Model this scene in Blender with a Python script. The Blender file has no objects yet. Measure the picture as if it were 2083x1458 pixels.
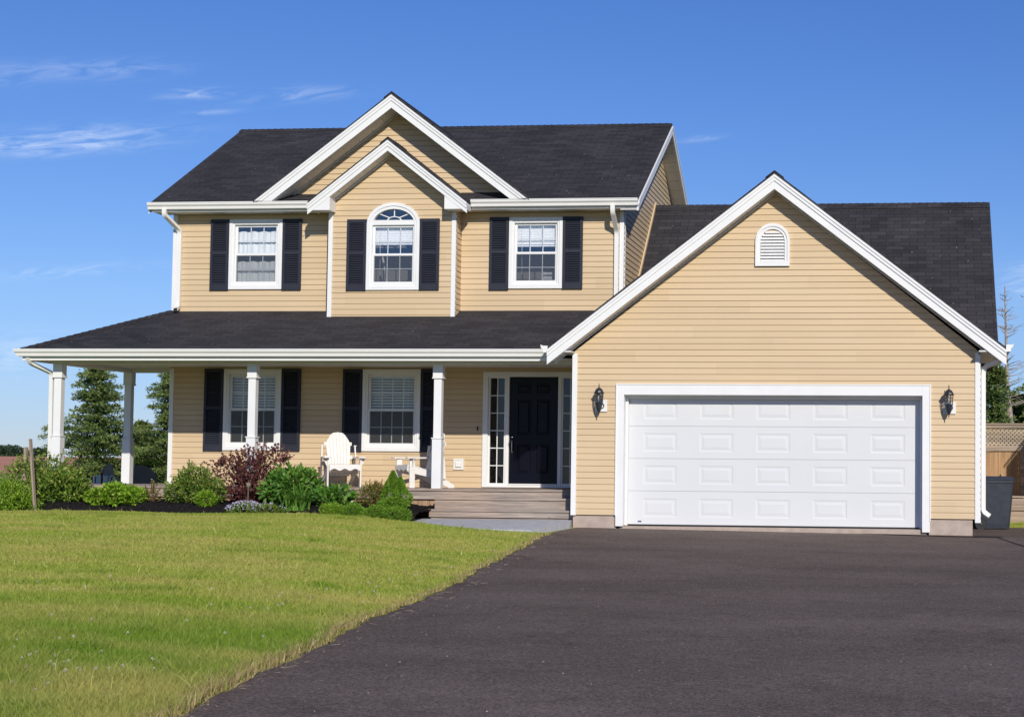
import bpy, bmesh, math, random
import numpy as np
from mathutils import Vector, Matrix

C = bpy.context.scene
LINK = C.collection.objects.link
R = math.radians

# ------------------------------------------------------------------ camera
cam = bpy.data.cameras.new("camera")
camo = bpy.data.objects.new("camera", cam); LINK(camo)
right = Vector((0.99393293, 0.10966496, 0.00842166))
up = Vector((-0.00280882, -0.05123595, 0.99868263))
fwd = Vector((-0.10995198, 0.9926472, 0.05061707))
M = Matrix((right, up, -fwd)).transposed().to_4x4()
M.translation = Vector((5.662198, -27.401266, 0.985134))
camo.matrix_world = M
cam.sensor_width = 36.0
cam.lens = 58.778
cam.shift_x = -0.212657
cam.shift_y = 0.025926
cam.clip_end = 9000.0
C.camera = camo

# ------------------------------------------------------------------ sky and sun
SUN_DIR = Vector((-0.42, 1.0, -0.53)).normalized()      # the way the light travels
to_sun = -SUN_DIR
SUN_EL = math.asin(to_sun.z)
w = bpy.data.worlds.new("World"); C.world = w; w.use_nodes = True
nt = w.node_tree; nt.nodes.clear()
N = nt.nodes.new; LK = nt.links.new
out = N('ShaderNodeOutputWorld'); bg = N('ShaderNodeBackground')
sky = N('ShaderNodeTexSky'); sky.sky_type = 'NISHITA'; sky.sun_disc = False
sky.sun_elevation = SUN_EL
sky.sun_rotation = math.atan2(to_sun.x, to_sun.y)
sky.altitude = 800.0; sky.air_density = 1.0; sky.dust_density = 0.05; sky.ozone_density = 4.0
bg.inputs['Strength'].default_value = 0.098
hs = N('ShaderNodeHueSaturation'); hs.inputs['Saturation'].default_value = 1.10
LK(sky.outputs[0], hs.inputs['Color'])
# thin cirrus streaks, laid out on the sky by direction
tc = N('ShaderNodeTexCoord'); sep = N('ShaderNodeSeparateXYZ'); LK(tc.outputs['Generated'], sep.inputs[0])
def mth(op, a, b=None, c=None):
    n = N('ShaderNodeMath'); n.operation = op
    for i, v in enumerate((a, b, c)):
        if v is None: continue
        if isinstance(v, (int, float)): n.inputs[i].default_value = v
        else: LK(v, n.inputs[i])
    return n.outputs[0]
az = mth('ARCTAN2', sep.outputs[0], sep.outputs[1])
el = mth('ARCSINE', sep.outputs[2])
comb = N('ShaderNodeCombineXYZ')
LK(mth('MULTIPLY', az, 34.0), comb.inputs[0])
LK(mth('MULTIPLY', mth('ADD', el, mth('MULTIPLY', az, -0.16)), 190.0), comb.inputs[1])
cn = N('ShaderNodeTexNoise'); cn.inputs['Scale'].default_value = 1.0; cn.inputs['Detail'].default_value = 9.0
cn.inputs['Roughness'].default_value = 0.62; cn.inputs['Distortion'].default_value = 1.2
LK(comb.outputs[0], cn.inputs['Vector'])
def streak(a0, e0, sa, se, amp, tilt=0.12):
    da = mth('SUBTRACT', az, a0)
    x = mth('DIVIDE', da, sa)
    y = mth('DIVIDE', mth('SUBTRACT', mth('SUBTRACT', el, e0), mth('MULTIPLY', da, tilt)), se)
    r2 = mth('ADD', mth('MULTIPLY', x, x), mth('MULTIPLY', y, y))
    return mth('MULTIPLY', mth('POWER', 2.718, mth('MULTIPLY', r2, -1.0)), amp)
tot = None
for a in ((-0.506, 0.1733, 0.045, 0.0040, 0.36), (-0.485, 0.1815, 0.05, 0.0055, 0.34), (-0.4246, 0.2099, 0.018, 0.0026, 0.36),
          (-0.4136, 0.2005, 0.012, 0.0014, 0.25), (-0.37, 0.213, 0.035, 0.004, 0.20), (-0.466, 0.2203, 0.03, 0.005, 0.20),
          (-0.522, 0.2124, 0.04, 0.006, 0.16), (-0.128, 0.1967, 0.012, 0.0018, 0.25), (0.07, 0.113, 0.018, 0.010, 0.40),
          (-0.52, 0.06, 0.03, 0.010, 0.28), (-0.49, 0.1071, 0.05, 0.003, 0.2)):
    s = streak(*a)
    tot = s if tot is None else mth('ADD', tot, s)
rmp = N('ShaderNodeMapRange'); rmp.inputs[1].default_value = 0.40; rmp.inputs[2].default_value = 0.70
LK(cn.outputs[0], rmp.inputs[0])
cfac = mth('MULTIPLY', tot, rmp.outputs[0])
mx = N('ShaderNodeMix'); mx.data_type = 'RGBA'
# deep clear blue of a dry summer sky: stronger aloft, pale above the horizon
er = N('ShaderNodeValToRGB'); LK(el, er.inputs[0]); ce = er.color_ramp.elements
ce[0].position = 0.0; ce[0].color = (.50, .565, .84, 1); ce[1].position = .36; ce[1].color = (.54, .665, .98, 1)
e_ = ce.new(.10); e_.color = (.66, .70, .90, 1)
ml = N('ShaderNodeMix'); ml.data_type = 'RGBA'; ml.blend_type = 'MULTIPLY'; ml.inputs['Factor'].default_value = 1.0
LK(hs.outputs[0], ml.inputs[6]); LK(er.outputs[0], ml.inputs[7])
sc_ = N('ShaderNodeMix'); sc_.data_type = 'RGBA'; sc_.blend_type = 'MULTIPLY'; sc_.inputs['Factor'].default_value = 1.0
LK(ml.outputs[2], sc_.inputs[6]); sc_.inputs[7].default_value = (1.0, .99, 1.0, 1)
LK(cfac, mx.inputs['Factor']); LK(sc_.outputs[2], mx.inputs[6]); mx.inputs[7].default_value = (9.0, 9.6, 10.6, 1)
LK(mx.outputs[2], bg.inputs['Color']); LK(bg.outputs[0], out.inputs[0])

sun = bpy.data.lights.new("sun", 'SUN'); sun.energy = 3.5; sun.angle = R(0.55); sun.color = (1.0, 0.94, 0.84)
suno = bpy.data.objects.new("sun", sun); LINK(suno)
suno.rotation_euler = SUN_DIR.to_track_quat('-Z', 'Y').to_euler()
suno.location = (10, -20, 20)

C.view_settings.view_transform = 'Standard'; C.view_settings.look = 'None'
C.view_settings.exposure = 0.19; C.view_settings.gamma = 1.0
C.cycles.max_bounces = 7; C.cycles.transparent_max_bounces = 12
C.cycles.use_denoising = True

# ------------------------------------------------------------------ material helpers
class Mat:
    def __init__(s, name, col=(.5, .5, .5), rough=.6, spec=.4, metal=0.):
        s.m = bpy.data.materials.new(name); s.m.use_nodes = True
        s.nt = s.m.node_tree; s.b = s.nt.nodes['Principled BSDF']
        s.o = s.nt.nodes['Material Output']
        s.b.inputs['Base Color'].default_value = (*col, 1); s.b.inputs['Roughness'].default_value = rough
        s.b.inputs['Specular IOR Level'].default_value = spec; s.b.inputs['Metallic'].default_value = metal
    def n(s, t, **kw):
        x = s.nt.nodes.new('ShaderNode' + t)
        for k, v in kw.items(): setattr(x, k, v)
        return x
    def l(s, a, b): s.nt.links.new(a, b)
    def coord(s, kind='UV', scale=(1, 1, 1), rot=(0, 0, 0)):
        t = s.n('TexCoord'); m = s.n('Mapping'); m.inputs['Scale'].default_value = scale; m.inputs['Rotation'].default_value = rot
        s.l(t.outputs[kind], m.inputs[0]); return m.outputs[0]
    def noise(s, vec, scale=5., detail=4., rough=.55):
        x = s.n('TexNoise'); x.inputs['Scale'].default_value = scale; x.inputs['Detail'].default_value = detail
        x.inputs['Roughness'].default_value = rough
        if vec is not None: s.l(vec, x.inputs['Vector'])
        return x.outputs[0]
    def ramp(s, fac, stops):
        r = s.n('ValToRGB'); e = r.color_ramp.elements
        while len(e) < len(stops): e.new(.5)
        for i, (p, c) in enumerate(stops):
            e[i].position = p; e[i].color = (*c, 1) if len(c) == 3 else c
        s.l(fac, r.inputs[0]); return r.outputs[0]
    def mix(s, fac, a, b, mode='MIX'):
        x = s.n('Mix', data_type='RGBA', blend_type=mode)
        for v, i in ((fac, 'Factor'), (a, 6), (b, 7)):
            if isinstance(v, (int, float)): x.inputs[i].default_value = v
            elif isinstance(v, tuple): x.inputs[i].default_value = (*v, 1)
            else: s.l(v, x.inputs[i])
        return x.outputs[2]
    def math(s, op, a, b=0.):
        x = s.n('Math', operation=op)
        for i, v in enumerate((a, b)):
            if isinstance(v, (int, float)): x.inputs[i].default_value = v
            else: s.l(v, x.inputs[i])
        return x.outputs[0]
    def base(s, sock): s.l(sock, s.b.inputs['Base Color'])
    def bump(s, h, strength=.3, dist=.01):
        x = s.n('Bump'); x.inputs['Strength'].default_value = strength; x.inputs['Distance'].default_value = dist
        s.l(h, x.inputs['Height']); s.l(x.outputs[0], s.b.inputs['Normal'])

def plain(name, col, rough=.5, spec=.4, metal=0., var=.08, scale=6., bump=0.):
    m = Mat(name, col, rough, spec, metal)
    v = m.coord('UV'); n = m.noise(v, scale, 5)
    lo = tuple(c * (1 - var) for c in col); hi = tuple(min(1, c * (1 + var)) for c in col)
    m.base(m.ramp(n, [(.3, lo), (.7, hi)]))
    if bump: m.bump(m.noise(v, scale * 20, 3), bump, .004)
    return m.m

MT = {}
MT['white'] = plain('white_vinyl_trim', (.78, .78, .77), .42, .4, var=.03, scale=3)
MT['soffit'] = plain('white_vinyl_soffit', (.72, .71, .69), .5, .3, var=.03)
MT['gutter'] = plain('white_aluminium', (.80, .79, .755), .35, .5, var=.03, scale=2)
MT['door_white'] = plain('white_garage_steel', (.66, .67, .68), .42, .4, var=.015, scale=1.5, bump=.05)
MT['shutter'] = plain('navy_charcoal_vinyl', (.025, .028, .041), .5, .3, var=.1, scale=4)
MT['door_navy'] = plain('navy_door_paint', (.0035, .004, .010), .3, .18, var=.15, scale=4)
MT['nickel'] = plain('brushed_nickel', (.62, .58, .52), .3, .5, 1., var=.05)
MT['iron'] = plain('dark_cast_iron', (.022, .025, .034), .38, .5, 0., var=.2, scale=20)
MT['chair'] = plain('white_painted_wood', (.76, .73, .69), .5, .35, var=.05, scale=9)
MT['black'] = plain('black_plastic', (.012, .012, .013), .5, .4, var=.1)
MT['bin'] = plain('dark_grey_plastic', (.028, .034, .047), .42, .4, var=.25, scale=7)
MT['dish'] = plain('dark_grey_dish_metal', (.23, .18, .14), .75, .1, var=.12, scale=4)
MT['rust'] = plain('rusty_brown_metal', (.10, .035, .022), .8, .2, var=.3, scale=15)
MT['lightgrey'] = plain('light_grey_metal', (.55, .55, .54), .5, .4, var=.08)
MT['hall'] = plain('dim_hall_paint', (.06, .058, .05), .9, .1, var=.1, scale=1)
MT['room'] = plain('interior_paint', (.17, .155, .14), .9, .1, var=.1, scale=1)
MT['blind'] = plain('white_blind', (.88, .89, .89), .6, .2, var=.03)
MT['sticker'] = plain('blue_sticker', (.03, .08, .22), .5, .3, var=.5, scale=90)
MT['bulb'] = plain('frosted_bulb', (.75, .72, .66), .3, .5)
MT['shedwall'] = plain('brown_shed_boards', (.22, .13, .07), .7, .2)

def make_siding():
    m = Mat('tan_vinyl_siding', (.58, .43, .255), .5, .3)
    v = m.coord('UV')
    sp = m.n('SeparateXYZ'); m.l(v, sp.inputs[0])
    row = m.math('FLOOR', m.math('DIVIDE', sp.outputs[1], .2032))
    col = m.math('FLOOR', m.math('ADD', m.math('DIVIDE', sp.outputs[0], 3.66), m.math('MULTIPLY', row, .37)))
    cb = m.n('CombineXYZ'); m.l(row, cb.inputs[0]); m.l(col, cb.inputs[1])
    wn = m.n('TexWhiteNoise', noise_dimensions='2D'); m.l(cb.outputs[0], wn.inputs['Vector'])
    big = m.noise(v, .9, 4)
    f = m.math('ADD', m.math('MULTIPLY', wn.outputs['Value'], .5), m.math('MULTIPLY', big, .7))
    c = m.ramp(f, [(.15, (.575, .433, .265)), (.85, (.65, .496, .312))])
    # faint streaks of dust running along the laps
    v2 = m.coord('UV', (1.5, 22, 1)); st = m.noise(v2, 2., 4)
    c = m.mix(m.math('MULTIPLY', st, .12), c, (.42, .30, .17))
    m.base(c)
    v3 = m.coord('UV', (.9, 9.84, 1)); m.bump(m.noise(v3, 1.0, 3), .35, .012)
    return m.m
MT['siding'] = make_siding()

def make_shingle():
    m = Mat('charcoal_asphalt_shingle', (.03, .03, .034), .85, .25)
    v = m.coord('UV')
    br = m.n('TexBrick'); m.l(v, br.inputs['Vector'])
    br.offset = .5; br.inputs['Color1'].default_value = (.029, .0275, .031, 1); br.inputs['Color2'].default_value = (.047, .045, .049, 1)
    br.inputs['Mortar'].default_value = (.012, .012, .014, 1); br.inputs['Scale'].default_value = 1.
    br.inputs['Mortar Size'].default_value = .006; br.inputs['Brick Width'].default_value = .305; br.inputs['Row Height'].default_value = .127
    br.inputs['Bias'].default_value = -.05
    n1 = m.noise(v, 1.1, 5, .6); c = m.mix(.55, br.outputs[0], m.ramp(n1, [(.3, (.55, .54, .55)), (.7, (1.5, 1.45, 1.42))]), 'MULTIPLY')
    n2 = m.noise(m.coord('UV', (30, 60, 1)), 3., 4, .7)
    c = m.mix(.8, c, m.ramp(n2, [(.3, (.55, .55, .55)), (.72, (1.6, 1.6, 1.6))]), 'MULTIPLY')
    vo = m.n('TexVoronoi'); vo.inputs['Scale'].default_value = 9.; m.l(v, vo.inputs['Vector'])
    wnn = m.n('TexWhiteNoise', noise_dimensions='3D'); m.l(vo.outputs['Position'], wnn.inputs['Vector'])
    spk = m.math('MULTIPLY', m.math('LESS_THAN', vo.outputs['Distance'], .09), m.math('GREATER_THAN', wnn.outputs['Value'], .86))
    c = m.mix(m.math('MULTIPLY', spk, .8), c, (.45, .42, .38))
    m.base(c)
    hh = m.math('ADD', br.outputs['Fac'], m.math('MULTIPLY', n2, -.8)); m.bump(hh, -.35, .012)
    return m.m
MT['shingle'] = make_shingle()

def make_wood(name, c1, c2, c3, axis=0, sc=1.):
    m = Mat(name, c1, .8, .2)
    s = (1.2 * sc, 26 * sc, 1) if axis == 0 else (26 * sc, 1.2 * sc, 1)
    v = m.coord('UV', s); g = m.noise(v, 1.6, 6, .65)
    v0 = m.coord('UV'); big = m.noise(v0, 1.3, 3)
    c = m.ramp(g, [(.25, c3), (.5, c1), (.75, c2)])
    c = m.mix(m.math('MULTIPLY', big, .5), c, m.ramp(m.noise(v0, .8, 2), [(.4, c1), (.62, (c2[0] * 1.05, c2[1] * .82, c2[2] * .66))]))
    vo = m.n('TexVoronoi'); vo.inputs['Scale'].default_value = 3.2
    m.l(m.coord('UV', (1, 2.2, 1) if axis == 0 else (2.2, 1, 1)), vo.inputs['Vector'])
    c = m.mix(m.math('MULTIPLY', m.math('LESS_THAN', vo.outputs['Distance'], .07), .55), c, (.06, .04, .03))
    tn = m.noise(m.coord('UV', (.35, 8.5, 1) if axis == 0 else (8.5, .35, 1)), 1.0, 2)
    c = m.mix(.85, c, m.ramp(tn, [(.32, (.62, .62, .64)), (.68, (1.32, 1.27, 1.22))]), 'MULTIPLY')
    m.base(c); m.bump(g, .3, .004)
    return m.m
MT['deck'] = make_wood('weathered_grey_wood', (.33, .285, .25), (.51, .44, .385), (.13, .11, .095))
MT['skirt'] = make_wood('tan_vertical_boards', (.36, .25, .16), (.46, .33, .22), (.25, .16, .10), 1)
MT['fencewood'] = make_wood('warm_fence_boards', (.36, .24, .14), (.46, .32, .19), (.22, .14, .08), 1)
MT['greywood'] = make_wood('grey_fence_rail', (.36, .30, .24), (.46, .40, .33), (.22, .18, .14))
MT['stake'] = make_wood('bleached_stake', (.34, .28, .22), (.46, .40, .33), (.18, .14, .10), 1)

def make_concrete(name, a, b, sc=4.):
    m = Mat(name, a, .85, .2)
    v = m.coord('UV'); n = m.noise(v, sc, 7, .65); n2 = m.noise(v, sc * 30, 3)
    c = m.ramp(n, [(.3, a), (.7, b)]); c = m.mix(.5, c, m.ramp(n2, [(.3, (.75, .75, .75)), (.7, (1.2, 1.2, 1.2))]), 'MULTIPLY')
    m.base(c); m.bump(n2, .25, .006); return m.m
MT['foundation'] = make_concrete('pinkish_concrete', (.36, .285, .235), (.50, .41, .35), 5)
MT['slab'] = make_concrete('grey_stone_slab', (.40, .40, .42), (.56, .56, .58), 5)

def make_asphalt():
    m = Mat('dark_asphalt', (.05, .047, .048), .88, .25)
    g = m.n('NewGeometry'); mp = m.n('Mapping'); m.l(g.outputs['Position'], mp.inputs[0])
    P = mp.outputs[0]
    m2 = m.n('Mapping'); m2.inputs['Scale'].default_value = (.5, .8, 1); m.l(g.outputs['Position'], m2.inputs[0])
    big = m.noise(m2.outputs[0], .8, 6, .6)
    c = m.ramp(big, [(.3, (.098, .074, .060)), (.7, (.158, .123, .104))])
    fine = m.noise(P, 90., 4, .75)
    c = m.mix(.9, c, m.ramp(fine, [(.33, (.30, .30, .30)), (.67, (1.8, 1.8, 1.8))]), 'MULTIPLY')
    f2 = m.noise(P, 38., 3, .75); c = m.mix(.75, c, m.ramp(f2, [(.38, (.50, .50, .50)), (.64, (1.6, 1.57, 1.54))]), 'MULTIPLY')
    bl = m.noise(P, 1.7, 4, .6); c = m.mix(.8, c, m.ramp(bl, [(.56, (1, 1, 1)), (.72, (.72, .70, .70))]), 'MULTIPLY')
    med = m.noise(P, 9., 5, .7); c = m.mix(.5, c, m.ramp(med, [(.35, (.75, .75, .75)), (.65, (1.2, 1.2, 1.2))]), 'MULTIPLY')
    vo = m.n('TexVoronoi'); vo.inputs['Scale'].default_value = 14.; m.l(P, vo.inputs['Vector'])
    wn = m.n('TexWhiteNoise', noise_dimensions='3D'); m.l(vo.outputs['Position'], wn.inputs['Vector'])
    sp = m.math('MULTIPLY', m.math('LESS_THAN', vo.outputs['Distance'], .12), m.math('GREATER_THAN', wn.outputs['Value'], .88))
    c = m.mix(m.math('MULTIPLY', sp, .8), c, (.42, .37, .32))
    m.base(c); m.bump(fine, .6, .008); return m.m
MT['asphalt'] = make_asphalt()

def make_ground(name, a, b, d, sc=3.):
    m = Mat(name, a, .95, .1)
    g = m.n('NewGeometry'); P = g.outputs['Position']
    n = m.noise(P, sc, 7, .65); c = m.ramp(n, [(.3, a), (.55, b), (.75, d)])
    m.base(c); m.bump(n, .6, .03); return m.m
MT['soil'] = make_ground('lawn_soil', (.20, .24, .045), (.27, .29, .06), (.35, .32, .10), 5)
MT['field'] = make_ground('red_field_soil', (.55, .25, .155), (.62, .29, .18), (.68, .34, .22), .08)
MT['mulch'] = make_ground('black_bark_mulch', (.006, .0055, .006), (.017, .015, .015), (.045, .036, .032), 28)

def leaf_mat(name, stops, trans=.3, rough=.45, spec=.35, pos=None):
    """stops: colour ramp over the per-leaf tint; pos: (scale, colour, amount) patches over the place"""
    m = Mat(name, stops[0][1], rough, spec)
    at = m.n('Attribute'); at.attribute_name = 'tint'
    c = m.ramp(at.outputs['Fac'], stops)
    if pos:
        g = m.n('NewGeometry'); mp = m.n('Mapping'); mp.inputs['Scale'].default_value = pos[3] if len(pos) > 3 else (1, 1, 1)
        m.l(g.outputs['Position'], mp.inputs[0])
        n = m.noise(mp.outputs[0], pos[0], 5, .6)
        f = m.ramp(n, [(.38, (0, 0, 0)), (.66, (pos[2],) * 3)])
        c = m.mix(f, c, pos[1])
    m.base(c)
    tr = m.n('BsdfTranslucent'); m.l(c, tr.inputs['Color'])
    ms = m.n('MixShader'); ms.inputs[0].default_value = trans
    m.l(m.b.outputs[0], ms.inputs[1]); m.l(tr.outputs[0], ms.inputs[2]); m.l(ms.outputs[0], m.o.inputs['Surface'])
    return m.m
MT['grass'] = leaf_mat('lawn_grass_blades', [(0., (.20, .33, .03)), (.45, (.34, .435, .05)), (.8, (.51, .54, .105)), (1., (.78, .66, .30))], .35, .5, .3,
                       (.8, (.62, .52, .17), .68, (.6, 1.3, 1)))
MT['drygrass'] = leaf_mat('dry_edge_grass', [(0., (.17, .21, .04)), (.35, (.36, .30, .11)), (.75, (.52, .39, .20)), (1., (.62, .50, .30))], .3, .6, .2)
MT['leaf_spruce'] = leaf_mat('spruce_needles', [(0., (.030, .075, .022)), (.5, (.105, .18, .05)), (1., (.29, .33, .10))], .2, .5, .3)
MT['leaf_bright'] = leaf_mat('bright_green_leaves', [(0., (.11, .25, .012)), (.5, (.24, .42, .03)), (1., (.44, .58, .08))], .35)
MT['leaf_mid'] = leaf_mat('mid_green_leaves', [(0., (.06, .13, .02)), (.5, (.16, .28, .035)), (1., (.42, .46, .10))], .3)
MT['leaf_dark'] = leaf_mat('dark_green_leaves', [(0., (.045, .14, .022)), (.5, (.115, .27, .036)), (1., (.26, .42, .08))], .3, .35, .5)
MT['leaf_yellow'] = leaf_mat('yellow_green_leaves', [(0., (.12, .15, .02)), (.5, (.22, .23, .04)), (1., (.38, .28, .09))], .35)
MT['leaf_purple'] = leaf_mat('dark_purple_leaves', [(0., (.045, .012, .018)), (.5, (.13, .038, .045)), (1., (.30, .12, .09))], .25, .4, .4)
MT['leaf_thuja'] = leaf_mat('dense_conifer_sprays', [(0., (.07, .17, .014)), (.5, (.17, .33, .03)), (1., (.32, .48, .07))], .25, .6, .2)
MT['petal'] = leaf_mat('pale_lilac_petals', [(0., (.42, .36, .62)), (.5, (.62, .58, .78)), (1., (.80, .78, .84))], .3, .6, .2)
MT['petal_white'] = leaf_mat('white_clover_petals', [(0., (.6, .5, .5)), (1., (.85, .8, .76))], .3, .6, .2)
MT['petal_yellow'] = leaf_mat('yellow_petals', [(0., (.75, .5, .02)), (1., (.85, .62, .03))], .3, .6, .2)
MT['bark'] = plain('grey_brown_bark', (.13, .10, .08), .9, .1, var=.4, scale=14, bump=.4)
MT['deadbark'] = plain('silver_dead_bark', (.34, .29, .25), .9, .1, var=.35, scale=9, bump=.4)
MT['twig'] = plain('brown_twig', (.10, .065, .045), .8, .1, var=.3)
MT['hedge'] = leaf_mat('far_tree_leaves', [(0., (.03, .06, .035)), (1., (.07, .11, .06))], .15)

def glass(name, tint, refl):
    m = Mat(name); nt_ = m.nt
    t = m.n('BsdfTransparent'); t.inputs[0].default_value = (*tint, 1)
    g = m.n('BsdfGlossy'); g.inputs['Roughness'].default_value = .0; g.inputs['Color'].default_value = (.95, .97, 1, 1)
    lw = m.n('LayerWeight'); lw.inputs['Blend'].default_value = .5
    # slightly wavy panes
    v = m.coord('UV'); nz = m.noise(v, 1.3, 2); bp = m.n('Bump'); bp.inputs['Strength'].default_value = .05; bp.inputs['Distance'].default_value = .02
    m.l(nz, bp.inputs['Height']); m.l(bp.outputs[0], g.inputs['Normal'])
    f = m.math('ADD', m.math('MULTIPLY', lw.outputs['Facing'], .35), refl)
    ms = m.n('MixShader'); m.l(f, ms.inputs[0]); m.l(t.outputs[0], ms.inputs[1]); m.l(g.outputs[0], ms.inputs[2])
    m.l(ms.outputs[0], m.o.inputs['Surface']); return m.m
MT['glass'] = glass('window_glass', (.98, .99, 1.0), .15)
MT['glass_dim'] = glass('sidelight_glass', (.55, .60, .55), .04)
MT['glass_low'] = glass('ground_floor_glass', (.93, .95, .95), .035)
MT['glass_clear'] = glass('lantern_glass', (.9, .9, .88), .05)
def screen_mat():
    m = Mat('insect_screen', (.10, .10, .10), .9, .1)
    t = m.n('BsdfTransparent'); ms = m.n('MixShader'); ms.inputs[0].default_value = .34
    m.l(t.outputs[0], ms.inputs[1]); m.l(m.b.outputs[0], ms.inputs[2]); m.l(ms.outputs[0], m.o.inputs['Surface']); return m.m
MT['screen'] = screen_mat()
def curtain_mat():
    m = Mat('white_net_curtain', (.86, .88, .87), .8, .1)
    v = m.coord('UV', (26, 1.2, 1)); n = m.noise(v, 1.5, 3); m.bump(n, .6, .03)
    return m.m
MT['curtain'] = curtain_mat()

# ------------------------------------------------------------------ mesh helpers
def set_uv(me):
    """box-like UVs in metres: u runs level, v runs up the slope"""
    nl = len(me.loops)
    if nl == 0: return
    uv = me.uv_layers.new(name='UVMap')
    co = np.empty(len(me.vertices) * 3); me.vertices.foreach_get('co', co); co = co.reshape(-1, 3)
    vi = np.empty(nl, dtype=np.int32); me.loops.foreach_get('vertex_index', vi)
    npoly = len(me.polygons)
    nrm = np.empty(npoly * 3); me.polygons.foreach_get('normal', nrm); nrm = nrm.reshape(-1, 3)
    ls = np.empty(npoly, dtype=np.int32); me.polygons.foreach_get('loop_total', ls)
    nf = np.repeat(nrm, ls, axis=0)
    U = np.stack([-nf[:, 1], nf[:, 0], np.zeros(nl)], 1)
    l = np.linalg.norm(U, axis=1); flat = l < .05
    U[flat] = (1, 0, 0); U[~flat] /= l[~flat][:, None]
    V = np.cross(nf, U)
    p = co[vi]
    st = np.stack([(p * U).sum(1), (p * V).sum(1)], 1)
    uv.data.foreach_set('uv', st.astype(np.float32).ravel())

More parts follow.
